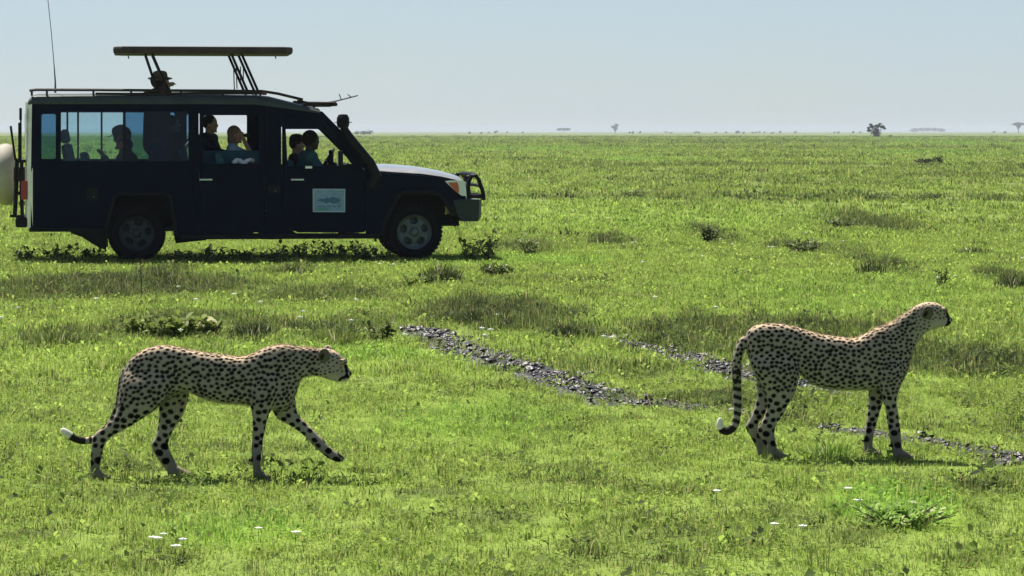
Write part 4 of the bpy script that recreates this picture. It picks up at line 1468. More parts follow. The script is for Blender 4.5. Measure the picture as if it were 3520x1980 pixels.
def person(label, lx, ly, z, rz, base, skin, shirt_m, trouser_m, hair_m, arms=None, hat=None, sleeves='long', hair='short', lean_x=0.0, scale=1.0, head_pitch=0.0, hood=False):
    J = dict(base)
    root = empty('person', truck_point(lx, ly, z), YAW + rz)
    tag(root, label, 'person')

    def P(k, sg=1):
        x, y, zz = J[k]
        f = max(0, zz - J['pelvis'][2])
        return Vector((x + lean_x * f, y * sg, zz)) * scale
    el = {}; wr = {}
    for sg in (-1, 1):
        a = (arms or {}).get(sg)
        if a:
            el[sg], wr[sg] = Vector(a[0]) * scale, Vector(a[1]) * scale
        else:
            el[sg], wr[sg] = P('elbow', sg), P('wrist', sg)
    hd = P('head')
    pr = Matrix.Rotation(head_pitch, 3, 'Y')
    b = MB()
    # torso, neck, head
    b.capsule(P('pelvis'), P('chest'), .135 * scale, .13 * scale)
    b.capsule(P('sh', 1), P('sh', -1), .07 * scale, .07 * scale)
    b.capsule(P('neck') - Vector((0, 0, .06)), hd - Vector((.01, 0, .02)), .058 * scale, .055 * scale)
    b.ellipsoid(hd + pr @ Vector((-.008, 0, .025)), (.098 * scale, .077 * scale, .105 * scale), 16, 12)
    b.ellipsoid(hd + pr @ Vector((.030, 0, -.045)), (.060 * scale, .056 * scale, .068 * scale), 14, 10)
    b.ellipsoid(hd + pr @ Vector((.098, 0, -.012)), (.018, .014, .024), 8, 6)           # nose
    b.ellipsoid(hd + pr @ Vector((.085, 0, -.055)), (.012, .026, .008), 8, 6)           # lips
    b.ellipsoid(hd + pr @ Vector((.076, 0, -.095)), (.020, .026, .018), 8, 6)           # chin
    for sg in (-1, 1):
        b.ellipsoid(hd + pr @ Vector((-.005, sg * .078, -.005)), (.020, .010, .032), 8, 6)  # ears
        b.capsule(P('sh', sg), el[sg], .048 * scale, .038 * scale)
        b.capsule(el[sg], wr[sg], .038 * scale, .026 * scale)
        b.capsule(P('hip', sg), P('knee', sg), .082 * scale, .058 * scale)
        b.capsule(P('knee', sg), P('ankle', sg), .055 * scale, .038 * scale)
        b.capsule(P('ankle', sg) - Vector((.02, 0, .03)), P('ankle', sg) + Vector((.15, 0, -.05)), .038, .034)
        # hand: palm and five bent fingers
        d = (wr[sg] - el[sg]).normalized()
        u = d.cross(Vector((0, 0, 1)));  u = u.normalized() if u.length > .1 else Vector((0, 1, 0))
        v = u.cross(d).normalized()
        palm = wr[sg] + d * .055
        b.capsule(wr[sg], palm, .026, .034)
        for q, (L, o) in enumerate(((.070, -1.5), (.080, -.5), (.075, .5), (.058, 1.5))):
            r0 = palm + d * .02 + u * o * .0165
            r1 = r0 + d * L * .55 - v * .006
            r2 = r1 + d * L * .35 - v * .028
            b.tube([r0, r1, r2], [.0092, .0088, .0075], 8)
        th = palm - d * .02 - u * sg * .028
        b.tube([th, th + d * .035 - u * sg * .022, th + d * .062 - u * sg * .024 - v * .012], [.012, .011, .009], 8)
    me = remesh(b.mesh('person_body'), 0.0085, 2, 0.5)
    link('body', me, skin, root, True)
    # shirt / jacket
    s = MB()
    s.capsule(P('pelvis') + Vector((0, 0, -.02)), P('chest'), .152 * scale, .150 * scale, 16)
    s.capsule(P('sh', 1) * 1.0, P('sh', -1), .084 * scale, .084 * scale)
    s.capsule(P('chest'), P('neck') - Vector((0, 0, .015)), .12 * scale, .066 * scale)
    for sg in (-1, 1):
        s.capsule(P('sh', sg), el[sg], .064 * scale, .053 * scale)
        if sleeves == 'long':
            s.capsule(el[sg], el[sg].lerp(wr[sg], .9), .052 * scale, .038 * scale)
    sm = remesh(s.mesh('shirt'), 0.012, 3, 0.5)
    link('shirt', sm, shirt_m, root, True)
    t = MB()
    for sg in (-1, 1):
        t.capsule(P('hip', sg), P('knee', sg), .096 * scale, .070 * scale)
        t.capsule(P('knee', sg), P('knee', sg).lerp(P('ankle', sg), .9), .068 * scale, .052 * scale)
    t.capsule(P('hip', 1), P('hip', -1), .11 * scale, .11 * scale)
    link('trousers', remesh(t.mesh('trousers'), 0.014, 2, 0.5), trouser_m, root, True)
    for sg in (-1, 1):
        sh = MB().capsule(P('ankle', sg) - Vector((.03, 0, .035)), P('ankle', sg) + Vector((.17, 0, -.048)), .046, .038)
        sh.build('shoe', M['black'], root, True)
    # hair
    if hair_m is not None:
        h = MB()
        h.ellipsoid(hd + pr @ Vector((-.022, 0, .040)), (.100 * scale, .085 * scale, .104 * scale), 16, 12)
        if hair == 'long':
            h.ellipsoid(hd + pr @ Vector((-.045, 0, -.05)), (.070, .090, .125), 14, 10)
        if hair == 'bun':
            h.ellipsoid(hd + pr @ Vector((-.10, 0, .07)), (.04, .04, .04), 12, 8)
        hm = remesh(h.mesh('hair'), 0.012, 2, 0.5)
        link('hair', hm, hair_m, root, True)
    if hood:
        h = MB().ellipsoid(hd + pr @ Vector((-.035, 0, .02)), (.13, .125, .135), 16, 12)
        h.ellipsoid(hd + Vector((-.06, 0, -.11)), (.12, .14, .10), 14, 10)
        link('hood', remesh(h.mesh('hood'), 0.012, 2, 0.5), shirt_m, root, True)
    if hat is not None:
        hm_, kind = hat
        c = hd + pr @ Vector((-.01, 0, .075))
        h = MB()
        if kind == 'brim':
            h.lathe([(.175, -.012), (.170, .0), (.108, .012), (.104, .05), (.092, .085), (.05, .10), (.01, .10)], tuple(c), 'z', 24)
            h.V = [tuple(c + pr @ (Vector(v) - c) - Vector((0, 0, .03 * (abs(v[1] - c.y) / .17) ** 2 * (1 if math.hypot(v[0] - c.x, v[1] - c.y) > .12 else 0)))) for v in h.V]
        else:
            h.lathe([(.106, -.01), (.107, .02), (.10, .05), (.075, .085), (.03, .098), (.005, .10)], tuple(c), 'z', 24)
            V = []
            for k in range(9):
                a = math.radians(-65 + 130 * k / 8)
                V.append(c + Vector((.095 * math.cos(a), .095 * math.sin(a), 0)))
            for k in range(9):
                a = math.radians(-50 + 100 * k / 8)
                V.append(c + Vector((.045 + .14 * math.cos(a), .11 * math.sin(a), -.012)))
            Vb = [v - Vector((0, 0, .008)) for v in V]
            Fc = [(k, k + 1, k + 10, k + 9) for k in range(8)] + [(18 + k + 9, 18 + k + 10, 18 + k + 1, 18 + k) for k in range(8)]
            Fc += [(9 + k, 10 + k, 28 + k, 27 + k) for k in range(8)]
            h.add(V + Vb, Fc)
            h.V = [tuple(c + pr @ (Vector(v) - c)) for v in h.V]
        h.build('hat', hm_, root, True)
    return root


def binoculars(label, lx, ly, z, rz):
    root = empty('binoculars', truck_point(lx, ly, z), YAW + rz)
    tag(root, label, 'binoculars')
    for sg in (-1, 1):
        MB().lathe([(.017, -.06), (.019, -.045), (.019, -.01), (.026, .01), (.028, .06), (.024, .062)], (0, sg * .033, 0), 'x', 16).build('barrel', M['black'], root, True)
    MB().box((-.02, -.03, -.012), (.03, .03, .012), .004).build('bridge', M['black'], root)


cl = lambda n, c, v=0.15: pbr(n, c, 0.9, spec=0.15, var=v, scale=14, bump=0.15, bscale=40)
NAVY = cl('cloth_navy', (0.006, 0.008, 0.022)); BLUE = cl('cloth_blue', (0.018, 0.045, 0.10)); LIGHT = cl('cloth_pale_blue', (0.18, 0.26, 0.40)); TEAL = cl('cloth_teal', (0.02, 0.07, 0.09))
KHAKI = cl('cloth_khaki', (0.10, 0.075, 0.055)); DENIM = cl('cloth_denim', (0.03, 0.045, 0.09)); BROWN = cl('cloth_brown', (0.06, 0.035, 0.035)); BLACKC = cl('cloth_black', (0.008, 0.008, 0.011))
HAIR_D = cl('hair_dark', (0.012, 0.009, 0.008)); HAIR_F = cl('hair_fair', (0.20, 0.12, 0.10)); HAIR_B = cl('hair_brown', (0.03, 0.018, 0.014))

fz = FLOOR
# standing through the roof hatch, looking ahead through binoculars
lx_, z_ = U(402, 206, 0.8)
s_roof = (z_ - fz) / 1.60
person('person in a brimmed hat standing up through the open roof hatch', lx_ - .05, .80, fz, 0.1, STANDING, SKIN_L, BROWN, BLUE, HAIR_B,
       arms={-1: ((-0.14, -.24, 1.44), (.12, -.07, 1.56)), 1: ((.16, .26, 1.44), (.12, .07, 1.56))}, hat=(KHAKI, 'brim'), scale=s_roof)
binoculars('black binoculars raised by the person in the roof hatch', lx_ + .13, .80, fz + 1.58 * s_roof, 0.1)
# seated at the rear, hunched, facing back
lx_, z_ = U(312, 335, 1.25)
person('hunched person in dark hooded jacket and cap behind the rear side window', lx_ + .08, 1.25, fz - .02, math.pi, SEATED, SKIN_L, NAVY, DENIM, HAIR_D, hat=(NAVY, 'cap'), scale=1.1, lean_x=0.12, head_pitch=0.35, hood=True,
       arms={-1: ((.20, -.22, .72), (.34, -.08, .92)), 1: ((.20, .22, .72), (.30, .06, .70))})
lx2, z2 = U(298, 362, 1.05)
ro = empty('shoulder_bag', truck_point(lx2, 1.02, z2 - .07), YAW)
tag(ro, 'small salmon coloured bag held by the hunched person in the rear', 'bag')
PINK = cl('bag_cloth', (0.42, 0.12, 0.09))
b = MB().box((-.06, -.03, 0), (.07, .03, .12), .02); b.V = [(v[0] + v[2] * .5, v[1], v[2]) for v in b.V]; b.build('pouch', PINK, ro, True)
MB().tube([(-.04, 0, .1), (0.02, 0, .20), (.10, 0, .12)], .006, 6).build('strap', PINK, ro)
# standing inside behind the dark pane
lx_, z_ = U(428, 300, 1.15)
person('person standing inside behind the dark rear pane with forearms raised', lx_, 1.15, fz, 0.2, STANDING, SKIN_L, BLACKC, DENIM, HAIR_D, scale=0.90,
       arms={-1: ((.12, -.27, 1.16), (.28, -.10, 1.30)), 1: ((.12, .27, 1.16), (.28, .10, 1.30))}, sleeves='short')
# middle row
lx_, z_ = U(530, 318, 0.95)
person('dark haired person in navy jacket sitting at the open rear door window', lx_ - .04, .95, fz + .20, -0.35, SEATED, SKIN_L, NAVY, DENIM, HAIR_D, scale=1.06,
       arms={-1: ((.22, -.24, .80), (.45, -.08, .74)), 1: ((.1, .25, .70), (.35, .12, .70))})
lx_, z_ = U(594, 335, 0.75)
person('fair haired person in pale blue top holding binoculars to the eyes', lx_ - .05, .75, fz + .12, -0.05, SEATED, SKIN_L, LIGHT, KHAKI, HAIR_F, hair='long', sleeves='short',
       arms={-1: ((.30, -.22, .80), (.14, -.05, 1.13)), 1: ((.28, .22, .84), (.14, .05, 1.13))})
binoculars('black binoculars at the eyes of the fair haired person', lx_ + .12, .75, fz + .12 + 1.155, -0.05)
bx, bz_ = U(612, 402, 0.30)
wo = empty('white_cloth', truck_point(bx, .28, bz_ - .06), YAW)
tag(wo, 'crumpled white cloth lying on the rear door window ledge', 'cloth')
WHITE = cl('cloth_white', (0.72, 0.72, 0.74), 0.05)
b = MB()
for k in range(9):
    b.ellipsoid((-.12 + .03 * k + random.uniform(-.01, .01), random.uniform(-.03, .03), .03 + .03 * math.sin(k * 1.1) + random.uniform(0, .02)), (.045, .05, .03), 10, 7,
                Matrix.Rotation(random.uniform(-.6, .6), 3, 'Y'))
link('fold', remesh(b.mesh('fold'), .010, 1, .5), WHITE, wo, True)
MB().box((-.30, -.05, -.02), (.30, .30, .0), .005).build('ledge_mat', M['seat'], wo)
# front row
lx_, z_ = U(784, 355, 0.45)
person('driver with close cropped hair in a teal shirt at the front window', lx_ - .05, .45, fz + (z_ - fz) - 1.155 * 1.2, 0.15, SEATED, SKIN_D, TEAL, KHAKI, HAIR_D, scale=1.2,
       arms={-1: ((.16, -.26, .74), (.36, -.15, .86)), 1: ((.16, .24, .74), (.36, .14, .86))})
lx_, z_ = U(746, 366, 1.30)
person('front passenger in black jacket and cap beside the driver', lx_ - .03, 1.30, fz + (z_ - fz) - 1.155, 0.0, SEATED, SKIN_L, BLACKC, KHAKI, HAIR_B, hat=(BLACKC, 'cap'))

# ------------------------------------------------------------------ muddy wheel ruts
MUD = pbr('wet_mud', (0.013, 0.010, 0.010), 0.40, spec=0.5, col2=(0.042, 0.033, 0.027), scale=9, bump=0.6, bscale=40)


def rut(pts, wfun, label, seed):
    rg = np.random.default_rng(seed)
    P = np.array(pts)
    seg = np.hypot(*np.diff(P, axis=0).T)
    cum = np.concatenate([[0], np.cumsum(seg)])
    L = cum[-1]
    n = int(L / 0.035)
    t = np.linspace(0, L, n)
    cx, cy = np.interp(t, cum, P[:, 0]), np.interp(t, cum, P[:, 1])
    tx, ty = np.gradient(cx), np.gradient(cy)
    l = np.hypot(tx, ty); nx, ny = -ty / l, tx / l
    w_ = wfun(t / L)
    m = 15
    u = np.linspace(-1.35, 1.35, m)
    X = cx[:, None] + nx[:, None] * u[None] * w_[:, None]
    Y = cy[:, None] + ny[:, None] * u[None] * w_[:, None]
    nz = fbm(X * 1.0, Y * 1.0, 9.0, 4)
    hgt = 0.055 * (nz - 0.42) + 0.03 * np.exp(-((np.abs(u)[None] - 0.8) / 0.25) ** 2) * (fbm(X, Y, 4.0, 3) - 0.2)
    hgt = hgt - 0.07 * np.clip((np.abs(u)[None] - 0.75) / 0.5, 0, 1) ** 2 - 0.02
    hgt = np.where(w_[:, None] < 0.045, hgt - 0.03, hgt)
    Z = terrain(X, Y) + hgt
    V = np.stack([X, Y, Z], -1).reshape(-1, 3)
    i = np.arange(n - 1)[:, None] * m; k = np.arange(m - 1)[None]
    a, b, c, d = i + k, i + k + 1, i + m + k + 1, i + m + k
    tris = np.concatenate([np.stack([a, b, c], -1).reshape(-1, 3), np.stack([a, c, d], -1).reshape(-1, 3)])
    p = V[tris]
    f = np.cross(p[:, 1] - p[:, 0], p[:, 2] - p[:, 0])[:, 2] < 0
    tris[f] = tris[f][:, ::-1]
    o = link('mud_track', mesh_np('mud_track', V, tris), MUD, None, False)
    tag(o, label, None, None, 'structure')
    # loose clods
    mb = MB()
    prob = w_ / w_.sum()
    base = [Vector(v) for v in ((1, 0, 0), (-1, 0, 0), (0, 1, 0), (0, -1, 0), (0, 0, 1), (0, 0, -1), (.6, .6, .5), (-.6, .6, .5), (-.6, -.6, .5), (.6, -.6, .5))]
    fcs = [(4, 6, 9), (4, 7, 6), (4, 8, 7), (4, 9, 8), (0, 6, 2), (0, 9, 6), (2, 7, 1), (2, 6, 7), (1, 8, 3), (1, 7, 8), (3, 9, 0), (3, 8, 9), (5, 2, 1), (5, 0, 2), (5, 1, 3), (5, 3, 0)]
    for q in range(int(L * 75)):
        j = rg.choice(n, p=prob)
        if w_[j] < 0.03: continue
        uu = rg.normal(0, 0.62)
        x, y = cx[j] + nx[j] * uu * w_[j], cy[j] + ny[j] * uu * w_[j]
        s_ = rg.uniform(0.008, 0.020) if rg.random() < .75 else rg.uniform(.02, .04)
        R = Matrix.Rotation(rg.uniform(0, 6.28), 3, 'Z')
        z = tz(x, y) + rg.uniform(-.012, .012)
        V2 = [Vector((x, y, z)) + R @ Vector((v.x * s_ * rg.uniform(.7, 1.4), v.y * s_ * rg.uniform(.7, 1.3), v.z * s_ * rg.uniform(.3, .8))) for v in base]
        mb.add(V2, fcs)
    o = mb.build('mud_clods', MUD, None)
    tag(o, 'loose clods of dark wet mud along a rut', None, None, 'stuff')


rut(RUT_A, lambda t: np.interp(t, [0, 0.05, 0.55, 0.62, 0.70, 0.76, 0.80, 0.9, 1.0], [0.14, 0.23, 0.24, 0.22, 0.05, 0.03, 0.13, 0.17, 0.17]), 'long muddy wheel rut curving between the two cheetahs', 5)
rut(RUT_B, lambda t: np.interp(t, [0, 0.15, 0.35, 0.6, 0.75, 0.85, 1.0], [0.05, 0.15, 0.22, 0.26, 0.17, 0.02, 0.01]), 'shorter muddy wheel rut passing behind the standing cheetah', 6)

# ------------------------------------------------------------------ grass: clump meshes scattered over the plain
def blade_clump(seed, nb, rad, h0, h1, w0, w1, lean_, leaves=0, leaf=0.02):
    rg = np.random.default_rng(seed)
    V, T, A = [], [], []
    for i in range(nb):
        a, r = rg.uniform(0, 6.283), rad * math.sqrt(rg.random())
        p = np.array([r * math.cos(a), r * math.sin(a), -0.01])
        da = a + rg.normal(0, 0.9)
        d = np.array([math.cos(da), math.sin(da), 0])
        h, wd = rg.uniform(h0, h1), rg.uniform(w0, w1)
        ln = abs(rg.normal(0.35, 0.3)) * lean_
        s = np.array([-math.sin(da + rg.normal(0, .8)), math.cos(da + rg.normal(0, .8)), 0]) * wd / 2
        m1 = p + np.array([0, 0, h * .55]) + d * h * ln * .35
        tp = p + np.array([0, 0, h * (1 - .25 * ln)]) + d * h * ln
        b = len(V); v = rg.random()
        V += [p - s, p + s, m1 - s * .8, m1 + s * .8, tp]
        T += [(b, b + 1, b + 3), (b, b + 3, b + 2), (b + 2, b + 3, b + 4)]
        A += [v] * 5
    for i in range(leaves):
        a, r = rg.uniform(0, 6.283), rad * math.sqrt(rg.random())
        c = np.array([r * math.cos(a), r * math.sin(a), rg.uniform(.2, 1) * h1 * .75])
        da = rg.uniform(0, 6.283); el = rg.uniform(-.2, .9)
        d = np.array([math.cos(da) * math.cos(el), math.sin(da) * math.cos(el), math.sin(el)])
        s = np.array([-math.sin(da), math.cos(da), rg.normal(0, .25)])
        L = leaf * rg.uniform(.6, 1.4); W = L * rg.uniform(.25, .42)
        b = len(V); v = rg.random() * .78
        up = np.array([0, 0, .12 * L])
        V += [c, c + d * L * .5 + s * W + up, c + d * L, c + d * L * .5 - s * W + up]
        T += [(b, b + 1, b + 2), (b, b + 2, b + 3)]
        A += [v] * 4
    me = mesh_np('clump', np.array(V), np.array(T))
    at = me.attributes.new('var', 'FLOAT', 'POINT'); at.data.foreach_set('value', np.array(A, dtype=np.float32))
    return me


GRASS_M = veg_material('grass_blades', LUSHC, FRESH, RANK, DRY, 0.58)


def scatter(name, label, clumps, X, Y, tint, lush, scale, seed, zoff=0.0, idx=None):
    rg = np.random.default_rng(seed)
    col = bpy.data.collections.new(name + '_sources')
    for i, me in enumerate(clumps):
        if not me.materials: me.materials.append(GRASS_M)
        o = bpy.data.objects.new('%s_source_%02d' % (name, i), me)
        col.objects.link(o)
    n = len(X)
    me = bpy.data.meshes.new(name)
    me.vertices.add(n)
    P = np.stack([X, Y, terrain(X, Y) + zoff], -1)
    me.vertices.foreach_set('co', P.astype(np.float32).ravel())

    def fa(nm, arr, ty='FLOAT'):
        a = me.attributes.new(nm, ty, 'POINT')
        if ty == 'FLOAT_VECTOR': a.data.foreach_set('vector', arr.astype(np.float32).ravel())
        elif ty == 'INT': a.data.foreach_set('value', arr.astype(np.int32))
        else: a.data.foreach_set('value', arr.astype(np.float32))
    fa('tint', tint); fa('lush', lush)
    rot = np.stack([rg.normal(0, .08, n), rg.normal(0, .08, n), rg.uniform(0, 6.283, n)], -1)
    fa('rot', rot, 'FLOAT_VECTOR')
    fa('siz', scale[:, None] * np.stack([np.ones(n), np.ones(n), rg.uniform(.75, 1.25, n)], -1), 'FLOAT_VECTOR')
    fa('idx', rg.integers(0, len(clumps), n) if idx is None else idx, 'INT')
    o = link(name, me)
    ng = bpy.data.node_groups.new(name + '_nodes', 'GeometryNodeTree')
    ng.interface.new_socket('Geometry', in_out='INPUT', socket_type='NodeSocketGeometry')
    ng.interface.new_socket('Geometry', in_out='OUTPUT', socket_type='NodeSocketGeometry')
    gi, go = ng.nodes.new('NodeGroupInput'), ng.nodes.new('NodeGroupOutput')
    ci = ng.nodes.new('GeometryNodeCollectionInfo')
    ci.inputs['Collection'].default_value = col
    ci.inputs['Separate Children'].default_value = True
    ci.inputs['Reset Children'].default_value = True
    ip = ng.nodes.new('GeometryNodeInstanceOnPoints')
    ip.inputs['Pick Instance'].default_value = True

    def na(nm, ty):
        q = ng.nodes.new('GeometryNodeInputNamedAttribute'); q.data_type = ty; q.inputs['Name'].default_value = nm; return q
    ng.links.new(gi.outputs[0], ip.inputs['Points'])
    ng.links.new(ci.outputs[0], ip.inputs['Instance'])
    ng.links.new(na('idx', 'INT').outputs['Attribute'], ip.inputs['Instance Index'])
    er = ng.nodes.new('FunctionNodeEulerToRotation')
    ng.links.new(na('rot', 'FLOAT_VECTOR').outputs['Attribute'], er.inputs[0])
    ng.links.new(er.outputs[0], ip.inputs['Rotation'])
    ng.links.new(na('siz', 'FLOAT_VECTOR').outputs['Attribute'], ip.inputs['Scale'])
    ng.links.new(ip.outputs[0], go.inputs[0])
    md = o.modifiers.new('scatter', 'NODES'); md.node_group = ng
    tag(o, label, None, None, 'stuff')
    return o


def field(y0, y1, dens, seed, half=0.25, wide=2.3):
    """random points over the wedge of plain in and around the view"""
    rg = np.random.default_rng(seed)
    n = int((half * (y1 * y1 - y0 * y0) + 2 * wide * (y1 - y0)) * dens)
    y = np.sqrt(rg.uniform(y0 * y0, y1 * y1, n * 3))
    y = y[rg.random(len(y)) < (half * y + wide) / (half * y) / ((half * y0 + wide) / (half * y0))][:n]
    n = len(y)
    x = rg.uniform(-1, 1, n) * (half * y + wide)
    return x, y


def not_under_feet(x, y, sc):
    return np.ones_like(x, dtype=bool)


NEAR_CL = [blade_clump(100 + i, 34, .080, .016, .046, .0026, .0050, 1.0) for i in range(8)] + \
          [blade_clump(120 + i, 22, .07, .014, .036, .0026, .0045, 1.1, leaves=9, leaf=.020) for i in range(3)] + \
          [blade_clump(140 + i, 9, .05, .03, .085, .0022, .0036, .7, leaves=5, leaf=.022) for i in range(2)]
x, y = field(9.6, 20, 240, 1)
keep = RNG.random(len(x)) > mud_amount(x, y) * 0.92
x, y = x[keep], y[keep]
t_, l_ = cover(x, y)
t_ = np.clip(t_ + RNG.normal(0, .16, len(x)) + (RNG.random(len(x)) < .10) * RNG.uniform(.3, .9, len(x)) + np.clip((fbm(x + 3, y, 4.5, 3) - .56) * 3.5, 0, .6), 0, 1)
hmap = 0.45 + 1.15 * fbm(x, y, 2.2, 3)
scatter('short_grass', 'short bright green grass and herbs around the cheetahs', NEAR_CL, x, y, t_, np.clip(l_ + RNG.normal(0, .12, len(x)), 0, 1), hmap * RNG.uniform(.7, 1.25, len(x)) * (1 + .35 * t_), 31)

MID_CL = [blade_clump(200 + i, 32, .12, .025, .068, .005, .009, 1.0) for i in range(6)] + \
         [blade_clump(220 + i, 18, .11, .02, .055, .005, .008, 1.1, leaves=9, leaf=.034) for i in range(2)]
x, y = field(20, 56, 70, 2)
keep = RNG.random(len(x)) < np.clip((57 - y) / 14, 0, 1)
x, y = x[keep], y[keep]
keep = RNG.random(len(x)) > mud_amount(x, y) * 0.92
x, y = x[keep], y[keep]
t_, l_ = cover(x, y)
t_ = np.clip(t_ + RNG.normal(0, .16, len(x)) + (RNG.random(len(x)) < .05) * RNG.uniform(.3, .9, len(x)) + np.clip((fbm(x + 3, y, 2.5, 3) - .58) * 3.5, 0, .5) - .12, 0, 1)
hmap = 0.7 + 0.6 * fbm(x, y, .8, 3)
scatter('meadow_grass', 'short green grass around the truck', MID_CL, x, y, t_, np.clip(l_ + RNG.normal(0, .12, len(x)), 0, 1), hmap * RNG.uniform(.7, 1.3, len(x)) * (1 + .4 * t_), 32)

FAR_CL = [blade_clump(300 + i, 30, .32, .03, .085, .014, .028, 1.2) for i in range(5)]
rg_ = np.random.default_rng(3)
y = (rg_.uniform(46 ** .3, 950 ** .3, 56000)) ** (1 / .3)
x = rg_.uniform(-.25, .25, len(y)) * y
t_, l_ = cover(x, y)
band = np.clip((fbm(x * .35, y, .035, 4) - .47) * 3.0, 0, 1)
t_ = np.clip(np.maximum(t_ * .95, np.where(y > 90, band * .55, 0)) + rg_.normal(0, .10, len(x)) + (rg_.random(len(x)) < .07) * .7 - .06, 0, 1)
l_ = np.clip(l_ + rg_.normal(0, .1, len(x)), 0, 1)
scatter('distant_grass', 'grass of the open plain behind the truck', FAR_CL, x, y, t_, l_, rg_.uniform(.65, 1.3, len(x)) * (y / 50) ** .55 * (1 + .4 * t_), 33, -.01)

# taller rank growth in the dark swathes
TALL_CL = [blade_clump(400 + i, 34, .10, .09, .24, .004, .008, .8) for i in range(4)] + [blade_clump(420 + i, 18, .12, .08, .20, .004, .008, .8, leaves=12, leaf=.030) for i in range(3)]
x, y = field(12, 62, 26, 5)
t_, l_ = cover(x, y)
pd = patch_sum(PATCH, x, y)
k = (RNG.random(len(x)) < np.clip((pd - .35) * 1.5, 0, 1) * np.where(y < 17, .35, 1)) & (mud_amount(x, y) < .3)
k &= ~((np.hypot((x - -1.55) / .75, (y - 14.3) / .5) < 1) | (np.hypot((x - 1.75) / .8, (y - 15.2) / .4) < 1))
x, y, t_ = x[k], y[k], t_[k]
scatter('rank_grass', 'taller dark rank grass growing in swathes', TALL_CL, x, y, np.clip(RNG.uniform(.45, 1.15, len(x)), 0, 1), np.zeros(len(x)), RNG.uniform(.5, 1.05, len(x)) * np.interp(y, [12, 20, 60], [.55, .85, 1.1]), 35)
# rough tufts further out
x, y = field(58, 170, 1.1, 8)
pd = patch_sum(PATCH, x, y)
k = RNG.random(len(x)) < np.clip((pd - .2) * 1.3, .06, 1)
x, y = x[k], y[k]
scatter('rough_growth', 'rough dark growth out on the open plain', TALL_CL, x, y, RNG.uniform(.3, 1.1, len(x)).clip(0, 1), np.zeros(len(x)), RNG.uniform(.8, 1.7, len(x)), 37)
# thin sprinkling of single weeds over the short grass
x, y = field(10.5, 60, 3.6, 6)
scatter('scattered_weeds', 'thin scattering of upright weeds over the short grass', TALL_CL[:4] + NEAR_CL[-2:], x, y, RNG.uniform(.3, 1, len(x)), np.zeros(len(x)), RNG.uniform(.2, .6, len(x)), 36)

# ------------------------------------------------------------------ single plants, flowers, far trees
LEAF_M = veg_material('plant_leaves', LUSHC, (0.24, 0.31, 0.06), (0.040, 0.058, 0.020), (0.50, 0.47, 0.30), 0.45, False)
STEM_M = pbr('plant_stem', (0.07, 0.075, 0.03), 0.8)


def set_attr(me, nm, arr):
    a = me.attributes.new(nm, 'FLOAT', 'POINT'); a.data.foreach_set('value', np.asarray(arr, dtype=np.float32))


